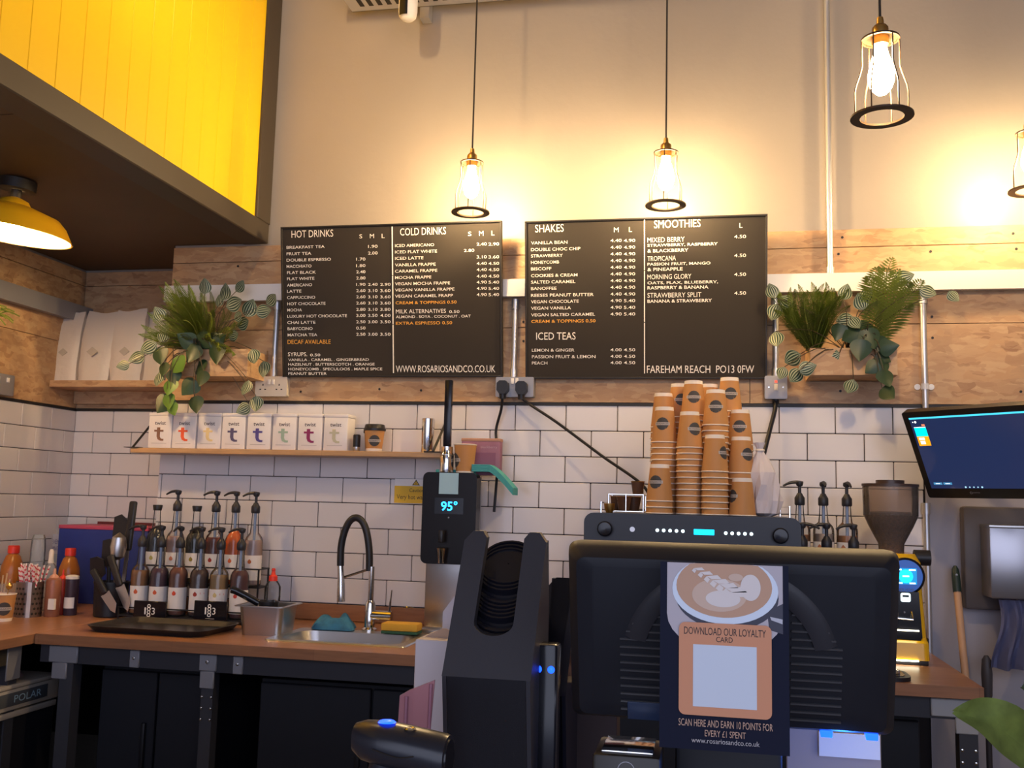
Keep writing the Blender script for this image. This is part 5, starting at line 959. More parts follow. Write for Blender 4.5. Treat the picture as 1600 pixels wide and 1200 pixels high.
x, z = gq(1416, 984); lg = obj('maker_badge', prism(B(), rrect(x-.015, x+.015, z-.014, z+.014, .004), .0265, .034), BLACKS, t); obj('badge_mark', box(B(), x-.010, x-.006, .026, .0268, z-.010, z+.008), WHITE, lg)
for k in range(4): obj('badge_line', box(B(), x-.003, x+.011, .026, .0268, z-.010+k*.0048, z-.0075+k*.0048), mat('grey_letter2', (.3, .3, .32), .5), lg)
hz = ztop; x, _ = gq(1403, 862); hy = .12; R_ = .0885
hop = obj('hopper', lathe(B(), [(.040, hz-.004), (.042, hz+.03), (R_*.80, hz+.085), (R_, hz+.125), (R_*1.02, hz+.225), (R_*.99, hz+.225), (R_*.97, hz+.125)], 36, (x, hy, 0), cap=False), clear('hopper_plastic', (.62, .5, .42), .86, .08), t)
obj('hopper_lid', lathe(B(), [(R_*1.04, hz+.222), (R_*1.04, hz+.230), (R_*.52, hz+.231), (R_*.52, hz+.243), (.001, hz+.244)], 36, (x, hy, 0)), mat('lid_brown', (.05, .03, .025), .35), t)
b = B(); lathe(b, [(.036, hz), (.039, hz+.03), (R_*.77, hz+.085), (R_*.955, hz+.122), (R_*.96, hz+.132), (R_*.6, hz+.137), (.001, hz+.138)], 32, (x, hy, 0)); bn = obj('coffee_beans', b, mat('bean_brown', (.075, .03, .018), .38, bump=1.0, bscale=170, var=.5, vscale=120), t); bn['kind'] = 'stuff'
x2, z2 = gq(1450, 872); obj('adjust_knob', cyl(B(), .026, -.02, .03, (x2-.004, .10, z2-.004), 'x', 16), BLACK, t)
obj('work_light', box(B(), -.055, .055, .005, .02, ztop*.305, ztop*.315), mat('work_led', (1, .95, .8), .3, emit=(1, .92, .62), es=9), t); obj('side_button', box(B(), .083, .088, .02, .05, .05, .085, .003), BLACK, t)
obj('base_glow_strip', box(B(), -.05, .05, -.004, .006, .013, .017), mat('base_led', (1, 1, .9), .3, emit=(1, .95, .7), es=10), t)
p = onZ(1400, 1066, WT); mt_ = thing('tamping_mat', 'rounded black tamping mat at the front of the grinder worktop', 'mat', (p.x-.05, 3.19, WT)); obj('pad', prism(B(), rrect(-.10, .10, -.085, .085, .05), 0, .012, 'xy'), BLACK, mt_); obj('pad_ridge', prism(B(), rrect(-.085, .085, -.07, .07, .042), .012, .014, 'xy'), BLACKS, mt_)
p = onZ(1391, 1052, WT+.014); t = thing('coffee_tamper', 'coffee tamper with a reddish brown wooden handle on the black mat', 'tamper', (p.x, p.y, WT+.014)); obj('steel_base', lathe(B(), [(.027, 0), (.028, .004), (.026, .012), (.012, .014)], 20), CHROME, t); obj('handle', lathe(B(), [(.010, .013), (.013, .03), (.017, .055), (.019, .075), (.014, .088), (.003, .091)], 20), mat('red_wood', (.20, .035, .015), .3), t)
# ------------------------------------------------------------------ wall screen (turned to the staff and tipped down)
def screen():
    best = None; TL = (1408, 645); BL = (1441, 783); T2 = (1600, 620); B2 = (1600, 771); Wd, Hd = .52, .315
    def pj(P): d = (P-CAMP).dot(_w); return 800+F*(P-CAMP).dot(_r)/d, 600-F*(P-CAMP).dot(_u)/d
    for Yi in range(14):
        Y = 2.7+.06*Yi
        for yi in range(26):
            ya = math.radians(8+2*yi)
            for ti in range(16):
                ti_ = math.radians(2*ti); P = onY(*TL, Y); h = Vector((math.cos(ya), -math.sin(ya), 0)); n = Vector((-math.sin(ya), -math.cos(ya), 0)); up = Vector((0, 0, 1))*math.cos(ti_)+n*math.sin(ti_)
                bl = pj(P-up*Hd); e = (bl[0]-BL[0])**2+(bl[1]-BL[1])**2
                for tgt, base in ((T2, P), (B2, P-up*Hd)):
                    q0, q1 = pj(base), pj(base+h*Wd); yy = q0[1]+(q1[1]-q0[1])*(1600-q0[0])/(q1[0]-q0[0]); e += 2*(yy-tgt[1])**2
                e += 3*((Y-3.25)/.06)**2*.2
                if best is None or e < best[0]: best = (e, P, h, up, Wd, Hd)
    return best
e, P, hx, up, Wd, Hd = screen(); nrm = hx.cross(up)*-1
M_ = Matrix((hx, -nrm, up)).transposed().to_4x4()
if M_.determinant() < 0: M_ = Matrix((hx, nrm, up)).transposed().to_4x4()
M_.translation = P-up*Hd
print('SCREEN', e, P, hx, up)
t = thing('wall_screen', 'black order screen on a wall arm, tipped down with a dark blue display', 'screen', (0, 0, 0)); t.matrix_world = M_
b = B(); prism(b, rrect(0, Wd, 0, Hd, .008), 0, .03); obj('bezel', b, mat('bezel_black', (.012, .010, .010), .35), t)
dm = mat('screen_blue', (.01, .012, .03), .15, emit=(.012, .022, .07), es=1.0)
dp = obj('display', box(B(), .022, Wd-.022, -.0015, 0, .036, Hd-.020), dm, t)
CY2 = mat('screen_cyan', (0, .3, .4), .3, emit=(.08, .62, .85), es=1.0); OR2 = mat('screen_orange', (.6, .3, 0), .3, emit=(1, .36, .01), es=.95); WH2 = mat('screen_white', (.8, .8, .8), .3, emit=(.8, .85, .9), es=1.0)
def sc(nm, x0, x1, z0, z1, m, y=-.002): obj(nm, box(B(), x0, x1, y, -.0015, z0, z1), m, dp)
sc('title_bar', .022, Wd-.022, Hd-.026, Hd-.020, CY2); sc('order_header', .030, .072, Hd-.088, Hd-.056, mat('screen_cyan2', (0, .3, .4), .3, emit=(0, .72, .85), es=1.1)); sc('order_card', .030, .072, Hd-.122, Hd-.088, OR2)
sc('order_top', .030, .072, Hd-.056, Hd-.054, WH2); sc('order_line', .036, .056, Hd-.101, Hd-.092, WH2, -.0022); sc('order_line', .038, .055, Hd-.116, Hd-.104, WH2, -.0022); sc('order_chip', .060, .071, Hd-.051, Hd-.045, mat('screen_red', (.5, .1, .05), .3, emit=(.9, .25, .12), es=1))
obj('status_dot', cyl(B(), .004, -.002, -.0015, (.041, 0, Hd-.036), 'y', 12), WH2, dp); obj('status_dot', cyl(B(), .0022, -.002, -.0015, (.032, 0, Hd-.036), 'y', 12), WH2, dp)
for x_ in (.036, .071): sc('screen_button', x_, x_+.030, .050, .058, mat('screen_btn', (.05, .2, .35), .3, emit=(.05, .22, .42), es=1)); sc('button_text', x_+.007, x_+.023, .053, .055, WH2, -.0022)
for k in range(5): obj('control_icon', cyl(B(), .0022 if k in (1, 2, 3) else .003, -.002, -.0015, (.145+k*.014, 0, .041), 'y', 10), mat('icon_blue', (.3, .6, .8), .3, emit=(.4, .75, 1), es=1.0), dp)
obj('maker_mark', lathe(B(), [(.0028, -.0008), (.0045, -.0008)], 14, (.157, 0, .020), 'y', cap=False), GREYB, t); text('maker_lettering', 'yama', GREYB, t, .163, .0175, .024, .0048, -.0008)
cw_ = M_.inverted() @ Vector((P.x+.25, YW-.01, P.z-.15)); mid = Vector((Wd/2, .03, Hd/2))
obj('wall_arm', tube(B(), smooth_path([mid, mid+Vector((0, .08, 0)), cw_], 4), .018, 10), BLACK, t); obj('rear_hub', box(B(), Wd/2-.05, Wd/2+.05, .03, .05, Hd/2-.05, Hd/2+.05, .004), BLACK, t)
# ------------------------------------------------------------------ towel dispenser, cloth, broom
yd = 3.66; a = onY(1549, 935, yd); c = onY(1640, 822, yd); t = thing('towel_dispenser', 'steel paper towel dispenser on a dark housing beside the tiles', 'dispenser', (a.x, yd, a.z)); w = c.x-a.x; h = c.z-a.z
obj('steel_cover', box(B(), 0, w, 0, .12, 0, h, .006), mat('brushed_cover', (.38, .37, .40), .3, .85), t); obj('cover_lip', box(B(), -.001, w+.001, -.003, .12, h-.012, h, .003), STEEL, t)
x0 = onY(1510, 900, yd+.1).x-a.x; obj('housing', box(B(), x0, w+.05, .122, YW-.006-yd, -.05, h+.06, .01), mat('housing_dark', (.10, .085, .085), .45), t)
p = onY(1588, 938, 3.70); t = thing('hanging_cloth', 'blue lavender cloth hanging below the towel dispenser', 'cloth', p); b = B(); n, m_ = 16, 14; h = .235; rows = []
for j in range(m_+1):
    v = j/m_; rows.append([b.verts.new(((i/n-.5)*(.075+.035*v)*2*.75+.012*math.sin(v*5), -.018*math.sin(i*1.15+v*2)*(.5+v), -h*v*(1-.10*abs(i/n-.35)))) for i in range(n+1)])
for j in range(m_):
    for i in range(n): b.faces.new((rows[j][i], rows[j][i+1], rows[j+1][i+1], rows[j+1][i]))
bmesh.ops.solidify(b, geom=b.faces[:], thickness=.003); obj('cloth', b, mat('lavender_cloth', (.27, .28, .46), .85, bump=.3, bscale=500), t); obj('hook', tube(B(), [(0, .14, .02), (0, .0, .02), (0, -.01, .0)], .003, 6), CHROME, t)
a = onY(1492, 884, 3.80); f_ = onY(1521, 1200, 3.62); d = (f_-a); e_ = a+d*((0.03-a.z)/d.z); t = thing('broom', 'broom with a pale wooden handle and dark green hanging cap leaning on the wall', 'broom', e_)
e0 = a-e_; obj('handle', tube(B(), [(0, 0, .06), e0*.93], .0125, 12), mat('pale_wood', (.50, .30, .18), .55), t); obj('hanging_cap', tube(B(), [e0*.925, e0*.97, e0*.99, e0], .0145, 12, rr=[.0145, .0145, .012, .005]), mat('cap_green', (.012, .03, .028), .4), t); obj('hang_hole', cyl(B(), .004, -.0155, -.013, tuple(e0*.975), 'y', 10), GREYB, t); obj('head', box(B(), -.15, .15, -.03, .03, .03, .075, .008), DARK, t); obj('bristles', box(B(), -.145, .145, -.028, .028, -.03, .03, .004), BFRAME, t)
a = onY(1541, 1024, 3.70); t = thing('mop_handle', 'dark grey plastic mop handle with a rounded grip standing by the worktop end', 'mop', (a.x, 3.70, 0)); za = a.z; obj('grip', lathe(B(), [(.010, za-.16), (.016, za-.13), (.018, za-.06), (.015, za-.015), (.006, za)], 16), mat('grip_grey', (.055, .05, .055), .5), t); obj('shaft', cyl(B(), .010, .04, za-.155, seg=12), mat('shaft_dark', (.04, .035, .04), .5), t); obj('mop_head', lathe(B(), [(.10, 0), (.11, .02), (.05, .06), (.014, .08)], 20), DARK, t)
# ------------------------------------------------------------------ front counter and what stands on it
ZC = .955
fc = thing('front_counter', 'serving counter in front of the staff area', 'counter', (0, 0, 0)); obj('top', box(B(), -2.0, 2.4, .55, 1.42, ZC-.04, ZC, .003, 1), mat('counter_top', (.30, .26, .25), .5), fc, smooth=False); obj('front_panel', box(B(), -1.95, 2.35, .62, .66, 0, ZC-.04), DARK, fc, smooth=False)
for x_ in (-1.9, .2, 2.3): obj('support', box(B(), x_-.02, x_+.02, .66, 1.3, 0, ZC-.04), DARK, fc, smooth=False)
# white carton pair
PANE = mat('pale_card', (.52, .46, .47), .7, var=.05, vscale=12)
def onf(px, py, Y): q = onY(px, py, Y); return q
a = onf(649, 999, 1.30); t = thing('white_carton', 'low white carton with an open kraft flap beside the cup lid holder', 'box', (a.x, 1.30, ZC)); h = a.z-ZC
obj('carton', box(B(), 0, .085, 0, .10, 0, h, .0012, 1), PANE, t, smooth=False); obj('flap', prism(B(), [(.004, h), (.06, h), (.034, h+.012), (.028, h+.012)], .03, .032), mat('kraft_flap', (.42, .27, .18), .7), t)
a = onf(692, 956, 1.335); c = onf(716, 924, 1.335); t = thing('white_carton', 'taller white carton with a slanted edge behind the cup lid holder', 'box', (a.x+.005, 1.405, ZC-.0)); t.location.y = 1.405
a = onf(692, 956, 1.405); c = onf(716, 924, 1.405); t.location.x = a.x; obj('carton', prism(B(), [(0, 0), (.14, 0), (.14, c.z-ZC), (c.x-a.x, c.z-ZC), (0, a.z-ZC)], 0, .012), PANE, t, smooth=False)
# pink clear card holder
t = thing('card_holder', 'pinkish clear acrylic card holder standing in front of the white carton', 'card holder', (onY(650, 1150, 1.12).x, 1.12, ZC)); t.rotation_euler = (0, 0, .15)
pts = [onY(x, y, 1.12)-t.location for x, y in ((622, 1150), (626, 1086), (640, 1078), (679, 1063), (672, 1140))]
obj('card', prism(B(), [(q.x, max(q.z, .0)) for q in pts]+[(pts[-1].x-.002, 0), (pts[0].x, 0)], -.002, .002), clear('pink_acrylic', (.45, .20, .22), .32, .15), t); obj('card_edge', tube(B(), [(pts[3].x-.004, -.003, pts[3].z-.004), (pts[4].x-.004, -.003, .004)], .0022, 6), mat('pink_edge', (.28, .12, .16), .3), t); obj('card_edge', tube(B(), [(pts[1].x+.008, -.003, pts[1].z), (pts[0].x+.008, -.003, .004)], .0022, 6), MATS['pink_edge'], t)
# cup lid holders
def lid_holder(label, nose_l, nose_r, top_l, top_r, Yn, lean, mat_, nlids, lidr):
    """nose: lower front edge of the slanted face; the face leans back from it, the lower front is undercut"""
    A_ = onY(*nose_l, Yn); Bq = onY(*nose_r, Yn); Tl = onY(*top_l, Yn+lean); w = Bq.x-A_.x; zN = A_.z-ZC; zT = Tl.z-ZC
    t = thing('lid_holder', label, 'lid holder', (A_.x, Yn, ZC)); dp = .09; pr = .205*w; x2 = w
    sl = lean/(zT-zN); th = .016
    def face(x0, x1, z0, z1, r=0):
        b = B(); prism(b, rrect(x0, x1, z0, z1, r) if r else [(x0, z0), (x1, z0), (x1, z1), (x0, z1)], 0, th)
        for v in b.verts: v.co.y += (v.co.z-zN)*sl
        return b
    # the slanted front with its U shaped cut-out, one outline
    ua, ub = .27*w, .73*w; zu = zN+(zT-zN)*.27; rr_ = (ub-ua)/2; out = [(0, zN), (w, zN), (w, zT-.012), (w-.010, zT), (ub+.006, zT), (ub, zT-.008)]
    out += [(ub, zu+rr_*.6)]+[((ua+ub)/2+rr_*math.cos(a_), zu+rr_*.6+rr_*.6*math.sin(a_)) for a_ in [-PI*k/10 for k in range(1, 10)]]+[(ua, zu+rr_*.6), (ua, zT-.008), (ua-.006, zT), (.010, zT), (0, zT-.012)]
    b = B(); prism(b, out, 0, th)
    for v in b.verts: v.co.y += (v.co.z-zN)*sl
    obj('slanted_front', b, mat_, t, smooth=False)
    und = .05; prof = [(0, zN), (und, 0), (und+dp*.9, 0), (dp+lean*.4, zN+(zT-zN)*.45), (lean+th, zT-.01), (th, zN+.01)]
    for x0 in (.0, w-.006):
        b = B(); A2 = [b.verts.new((x0+.0005, y, z)) for y, z in prof]; C2 = [b.verts.new((x0+.0055, y, z)) for y, z in prof]; b.faces.new(A2); b.faces.new(C2[::-1])
        for i in range(len(prof)): b.faces.new((A2[i], A2[(i+1) % len(prof)], C2[(i+1) % len(prof)], C2[i]))
        obj('side_panel', b, mat_, t, smooth=False)
    b = B(); q = [b.verts.new(k) for k in ((0.006, .001, zN), (w-.006, .001, zN), (w-.006, und, .0), (.006, und, 0))]; b.faces.new(q); bmesh.ops.solidify(b, geom=b.faces[:], thickness=.004); obj('undercut_front', b, mat_, t, smooth=False)
    obj('base', box(B(), .006, w-.006, und+.004, und+dp*.85, 0, .005), mat_, t, smooth=False)
    n = Vector((0, -1, sl)).normalized(); ax = Vector((0, sl, 1)).normalized()
    lm = fin(lathe(B(), [(lidr, 0), (lidr, .004), (lidr*.93, .005), (lidr*.88, .013), (lidr*.82, .013), (lidr*.80, .008), (.001, .008)], 28, cap=False), 'cup_cover'); lm.materials.append(BLACKS)
    for k in range(nlids):
        s = .02+k*(zT-zN)*.50/nlids; o = tag(obj('cup_cover', lm, BLACKS), 'black plastic cup lid stacked in the %s' % ('large lid holder' if nlids > 8 else 'narrow lid holder'), 'lid', 'cup lids in the '+('large' if nlids > 8 else 'narrow')+' holder')
        gap = (.018 if k in (6, 7, 12) else 0); c_ = Vector((w/2, th+.004+lidr*.98, zN+.015))+ax*(s+(.012 if k > nlids*.45 else 0)+(.012 if k > nlids*.75 else 0)); o.location = t.location+c_; o.rotation_euler = (.75, 0, 0)
    return t, w, zN, zT
LH, lw_, lzN, lzT = lid_holder('large black lid holder with two upright prongs on the counter', (690, 1056), (829, 1064), (733, 829), (868, 829), 1.17, .10, SATIN, 16, .043)
lid_holder('narrow black lid holder squeezed between the large holder and the till', (834, 1085), (884, 1090), (858, 903), (888, 905), 1.30, .10, mat('acrylic_black', (.02, .02, .028), .15), 6, .018)
a = onY(858, 930, 1.46); t = thing('coffee_carton', 'dark reddish carton printed COFFEE partly hidden behind the till', 'box', (onY(840, 1000, 1.40).x+.02, 1.355, ZC)); obj('carton', box(B(), 0, .09, .07, .12, 0, .205, .001, 1), mat('carton_dark', (.05, .03, .025), .6), t, smooth=False); zz = onY(880, 987, 1.42).z-ZC; obj('red_band', box(B(), -.0005, .0905, .0695, .1205, zz+.012, zz+.045), mat('carton_red', (.20, .04, .025), .6), t); text('lettering', 'COFFEE', WHITE, t, .012, zz-.004, .05, .010, .0694)
# till screen seen from behind
YP = 1.10; c0 = onY(1138, 992, YP); tilt = .30
PW, PH = .338, .196
t = thing('till_screen', 'black till screen seen from behind with vents and a loyalty poster', 'till', (c0.x, YP, ZC)); zc = c0.z-ZC; TM = mat('till_black', (.008, .009, .014), .5, spec=.35)
def TR(o): o.location = (0, 0, zc); o.rotation_euler = (tilt, 0, 0); return o
b = B(); prof = []
lev = []
for y, ins, r in ((-.030, .026, .008), (-.027, .012, .009), (-.012, .002, .010), (.004, 0, .010), (.014, .004, .009)): lev.append([b.verts.new((x, y, z)) for x, z in rrect(-PW/2+ins, PW/2-ins, -PH/2+ins, PH/2-ins*.6, r)])
for k in range(len(lev)-1):
    for i in range(len(lev[0])): b.faces.new((lev[k][i], lev[k][(i+1) % len(lev[0])], lev[k+1][(i+1) % len(lev[0])], lev[k+1][i]))
b.faces.new(lev[0]); b.faces.new(lev[-1]); hs_ = TR(obj('housing', b, TM, t)); TR(obj('glass_front', box(B(), -PW/2+.012, PW/2-.012, .014, .016, -PH/2+.012, PH/2-.012), BLACKS, t))
b = B(); lathe(b, [(.088, -.030), (.088, -.033), (.104, -.034), (.110, -.030)], 48, (0, 0, -.02), 'y', a0=.25, a1=PI-.25, cap=False); obj('moulded_arch', b, mat('till_sheen', (.018, .018, .024), .42), hs_)
for s in (-1, 1):
    for k in range(15):
        z = .048-k*.0088; xi = .062; xo = .062+.05*min(1, .35+k*.13); obj('vent_slat', box(B(), *(sorted((s*xi, s*xo))), -.0325, -.0295, z-.0009, z+.0009), mat('slat_grey', (.05, .05, .055), .4), hs_)
for x_ in (-.028, .024): obj('seam', box(B(), x_-.0005, x_+.0005, -.029, -.026, PH/2-.030, PH/2-.008), BFRAME, hs_)
obj('port_cover', box(B(), -.105, -.065, -.0335, -.0295, -.098+.012, -.078+.012, .001), mat('port_blue', (.015, .03, .075), .4), hs_)
obj('neck', box(B(), -.055, .055, .0, .035, .03, zc-.02, .006), TM, t); obj('foot', box(B(), -.06, .10, -.07, .12, 0, .02, .006), TM, t); obj('stand_plate', box(B(), -.062, .062, -.052, -.044, .0, .05, .002), NAVY, t)
for s, px in ((0, 1316), (1, 1366)):
    o = TR(obj('status_led', box(B(), PW/2-.075+s*.045, PW/2-.063+s*.045, -.020, -.006, -PH/2-.0015, -PH/2+.006, .001), BLUELED, t))
ll = bpy.data.lights.new('till_led_light', 'POINT'); ll.energy = .5; ll.color = (.03, .2, 1); ll.shadow_soft_size = .012; lo = bpy.data.objects.new('till_led_light', ll); COL.objects.link(lo); lo.location = (c0.x+PW/2-.05, YP+.02, ZC+zc-PH/2-.02)
# loyalty poster
YQ = 1.0; a = onY(1030, 1167, YQ); c = onY(1232, 884, YQ); pw_, ph_ = c.x-a.x, c.z-a.z
t = thing('loyalty_poster', 'navy loyalty card poster with a latte picture hung on the back of the till', 'poster', (a.x, YQ, a.z)); obj('sheet', box(B(), 0, pw_, 0, .0012, 0, ph_), NAVY, t, smooth=False)
fx = lambda u: u*pw_; fz = lambda v: (1-v)*ph_
def pq(px, py): return ((px-103)/(806-103)*pw_, (1-(py-72)/(1135-72))*ph_)      # the magnified view of the poster
def poly(nm, pts, m, y, par=t): return obj(nm, prism(B(), pts, -y-.0002, -y), m, par, smooth=False)
ph0 = [pq(141, 76), pq(141, 370)]+[pq(141+316*(1-math.cos(k*PI/14)), 370+215*math.sin(k*PI/14)) for k in range(1, 14)]+[pq(774, 370), pq(774, 76)]
pic = poly('picture', ph0, mat('picture_ground', (.44, .40, .44), .5), .0002)
def ell(cx, cy, rx, ry, n=40, a0=0, a1=2*PI): return [pq(cx+rx*math.cos(a0+(a1-a0)*k/n), max(76, cy+ry*math.sin(a0+(a1-a0)*k/n))) for k in range(n)]
poly('cup_shadow', ell(470, 262, 282, 190), mat('cup_dark', (.035, .035, .06), .5), .0005, pic); poly('cup_handle', [pq(690, 335), pq(774, 290), pq(774, 462), pq(700, 440)], MATS['cup_dark'], .0004, pic); poly('handle_gleam', [pq(705, 366), pq(772, 378), pq(772, 405), pq(712, 385)], mat('gleam', (.45, .45, .52), .4), .0007, pic)
poly('cup_rim', ell(460, 225, 290, 195), mat('rim_white', (.62, .70, .82), .5), .0008, pic); poly('coffee', ell(455, 205, 262, 178), mat('latte', (.50, .30, .20), .6), .0011, pic)
FO = mat('foam', (.68, .62, .60), .6); poly('foam_swirl', ell(430, 255, 150, 95), mat('latte_light', (.58, .42, .33), .6), .0014, pic); poly('foam_swirl', ell(450, 275, 95, 48), FO, .0017, pic)
for k in range(7):
    u = k/6; cx = 290+210*u; cy = 105+130*u; L_ = 40+45*u
    poly('foam_leaf', [pq(cx, cy), pq(cx+L_*1.1, cy-L_*.15), pq(cx+L_*1.5, cy+L_*.25), pq(cx+L_*.5, cy+L_*.3)], FO, .0019, pic); poly('foam_leaf', [pq(cx, cy), pq(cx-L_*.3, cy+L_*.35), pq(cx+L_*.1, cy+L_*.7), pq(cx+L_*.35, cy+L_*.3)], FO, .0019, pic)
poly('foam_leaf', ell(600, 205, 55, 75), FO, .0018, pic); poly('foam_leaf', ell(520, 150, 40, 22), mat('latte_light', (.58, .42, .33), .6), .0018, pic)
a_, c_ = pq(209, 940), pq(712, 416); card = poly('orange_card', rrect(a_[0], c_[0], a_[1], c_[1], .006), ORANGEP, .0024); a_, c_ = pq(287, 890), pq(632, 540); poly('blank_square', [(a_[0], a_[1]), (c_[0], a_[1]), (c_[0], c_[1]), (a_[0], c_[1])], mat('square_pale', (.56, .62, .72), .5), .0028, card)
def pt(s, x0, x1, y0, y1, m, bold=0): a_ = pq(x0, y1); c_ = pq(x1, y0); text('lettering', s, m, t, a_[0], a_[1], c_[0]-a_[0], c_[1]-a_[1], -.0029, bold)
BK2 = mat('poster_text_dark', (.03, .02, .02), .6); OT = mat('poster_text_tan', (.50, .32, .24), .6); pt('DOWNLOAD OUR LOYALTY', 237, 682, 442, 484, BK2); pt('CARD', 413, 503, 492, 522, BK2); pt('SCAN HERE AND EARN 10 POINTS FOR', 209, 716, 962, 1002, OT); pt('EVERY £1 SPENT', 352, 572, 1018, 1054, OT); pt('www.rosariosandco.co.uk', 280, 646, 1064, 1092, mat('poster_text_grey', (.42, .40, .42), .6))
obj('tape_tab', box(B(), pw_*.4, pw_*.6, .0013, .03, ph_-.012, ph_-.0105), clear('tape', (.8, .8, .8), .7), t)
# receipt printer, pale card lit by the till, barcode scanner
a = onY(932, 1200, 1.12); t = thing('card_reader', 'black card reader with a curved emblem in front of the till', 'card reader', (onY(982, 1190, 1.06).x, 1.06, ZC)); zt_ = onY(982, 1170, 1.06).z-ZC
obj('body', box(B(), -.034, .034, -.03, .05, 0, zt_, .004), mat('reader_black', (.02, .016, .012), .4), t); obj('top_glass', box(B(), -.026, .026, -.022, .045, zt_, zt_+.0025, .001), CHROME, t); obj('emblem_ring', lathe(B(), [(.008, -.0308), (.0088, -.0308)], 20, (0, 0, zt_-.014), 'y', cap=False), GREYB, t); obj('front_strip', box(B(), -.030, .034, -.031, -.030, .0, zt_-.033), mat('strip_blue2', (.02, .06, .22), .3), t)
t = thing('paper_tray', 'pale paper tray behind the till catching its blue light', 'paper tray', (onY(1302, 1150, 1.30).x, 1.30, ZC)); zz = onY(1302, 1139, 1.30).z-ZC
obj('back_plate', box(B(), -.055, .055, 0, .004, 0, zz, .001, 1), mat('tray_beige', (.36, .30, .28), .6), t, smooth=False); obj('paper', box(B(), -.018, .052, -.012, -.0105, zz-.030, zz-.002), WHITE, t); obj('tray_lip', box(B(), -.055, .055, -.05, 0, .0, .01), MATS['tray_beige'], t); t.location.z = ZC
SCN = mat('scanner_black', (.014, .015, .022), .28)
c0 = onY(625, 1163, .98); t = thing('barcode_scanner', 'black barcode scanner with a blue light standing on the counter', 'scanner', (c0.x, .98, ZC)); zh = c0.z-ZC
b = B(); secs = [(-.049, .004, .006, .006), (-.046, .015, .014, .004), (-.036, .022, .019, .002), (-.015, .026, .0215, 0), (.010, .0265, .0215, -.003), (.030, .026, .0215, -.006), (.046, .0255, .022, -.009), (.050, .025, .0215, -.010)]; rings = []
for x_, ry, rz_, zo in secs: rings.append([b.verts.new((x_, ry*math.cos(2*PI*k/24), zh+zo+rz_*(abs(math.sin(2*PI*k/24))**.8)*(1 if math.sin(2*PI*k/24) >= 0 else -1))) for k in range(24)])
for k in range(len(rings)-1):
    for i in range(24): b.faces.new((rings[k][i], rings[k][(i+1) % 24], rings[k+1][(i+1) % 24], rings[k+1][i]))
b.faces.new(rings[0]); b.faces.new(rings[-1]); hd = obj('head', b, SCN, t); obj('scan_window', lathe(B(), [(.019, 0), (.018, .002), (.001, .002)], 24, (.0495, 0, zh-.010), 'x'), BLACKS, hd)
obj('light_bar', lathe(B(), [(.009, 0), (.007, .0016), (.001, .002)], 20, (-.013, -.004, zh+.0212)), BLUELED, hd); obj('crown_emblem', lathe(B(), [(.0035, 0), (.005, .001), (.006, .0)], 16, (.012, -.008, zh+.0175), cap=False), CHROME, hd); obj('trigger_seam', tube(B(), smooth_path([(-.02, -.0265, zh), (.005, -.027, zh-.006), (.022, -.0265, zh-.004)], 4), .0006, 5), BFRAME, hd)
obj('grip', tube(B(), smooth_path([(-.012, 0, zh-.012), (-.020, 0, zh-.05), (-.030, 0, .05), (-.034, 0, .012)], 4), .016, 14), SCN, t); obj('stand_base', lathe(B(), [(.045, 0), (.046, .006), (.03, .012), (.018, .016)], 28, (-.034, 0, 0)), SCN, t)
a = onY(331, 1194, 1.3); 
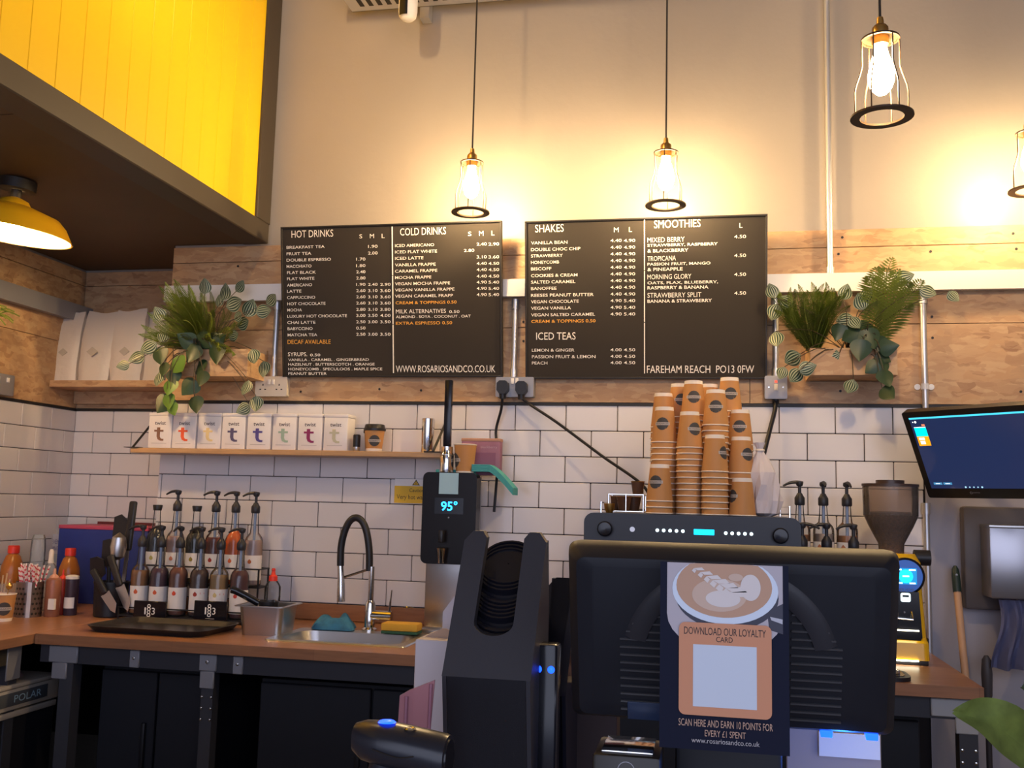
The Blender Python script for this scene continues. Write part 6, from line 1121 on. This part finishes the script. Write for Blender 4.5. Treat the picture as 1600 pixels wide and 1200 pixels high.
# leafy plant at the counter end
P = Vector((.78, .98, ZC)); t = thing('counter_plant', 'potted plant whose broad green leaf reaches over the counter end', 'plant', P); obj('pot', lathe(B(), [(.055, 0), (.06, .004), (.075, .12), (.07, .12), (.066, .10), (.001, .10)], 28, cap=False), mat('pot_grey', (.22, .2, .2), .6), t); obj('soil', cyl(B(), .066, .095, .1, seg=24), MATS['soil'], t)
BL_ = mat('broad_leaf', (.19, .25, .06), .4, var=.4, vscale=35)
def broad(tip, mid, base, wid, up_):
    b = B(); pts = smooth_path([base, mid, tip], 8); n = len(pts)-1; rows = []
    for j, p in enumerate(pts):
        v = j/n; w_ = wid*math.sin(PI*min(1, .06+v**.8*.94))**1.0+.001; tg = (pts[min(j+1, n)]-pts[max(j-1, 0)]).normalized(); sd = tg.cross(Vector(up_)).normalized(); nn = sd.cross(tg)
        rows.append([b.verts.new(p+sd*(u*w_)+nn*(abs(u)*w_*.35+.0015*math.sin(v*14+u*3))) for u in (-1, -.6, -.25, 0, .25, .6, 1)])
    for j in range(n):
        for i in range(6): b.faces.new((rows[j][i], rows[j][i+1], rows[j+1][i+1], rows[j+1][i]))
    bmesh.ops.solidify(b, geom=b.faces[:], thickness=.0008); l = obj('leaf', b, BL_, t); obj('stem', tube(B(), smooth_path([(0, 0, .09), (base[0]*.6, base[1]*.6, base[2]*.75), base], 5), .003, 6), LEAFG, t)
def wl_(px, py, Y): return onY(px, py, Y)-P
broad(wl_(1489, 1112, .92), wl_(1556, 1134, .94), wl_(1640, 1198, .97), .022, (-.1, -1, .5)); broad(wl_(1596, 1075, 1.05), wl_(1650, 1072, 1.0), wl_(1720, 1130, 1.0), .012, (0, -1, .3))
broad(Vector((.16, -.05, .20)), Vector((.09, -.03, .20)), Vector((.02, -.01, .13)), .03, (0, -1, .6)); broad(Vector((.10, .13, .22)), Vector((.06, .08, .20)), Vector((.01, .02, .13)), .03, (0, -.5, 1)); broad(Vector((.14, .08, .22)), Vector((.08, .05, .23)), Vector((.02, .02, .14)), .03, (0, -.5, 1))

p = onY(851, 1046, 1.235); t = thing('added_glint_block', 'slim black block added to carry two blue glints between lid holder and till', 'glint block', (p.x, 1.235, ZC)); zz = p.z-ZC  # made-up block, added to hold glowing spots for the blue till reflections
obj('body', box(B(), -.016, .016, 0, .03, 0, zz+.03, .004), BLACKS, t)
for s in (-1, 1): obj('blue_glint', lathe(B(), [(.0045, 0), (.003, -.0015), (.001, -.002)], 14, (s*.008, 0, zz), 'y'), BLUELED, t)  # emissive spots in place of reflected blue light
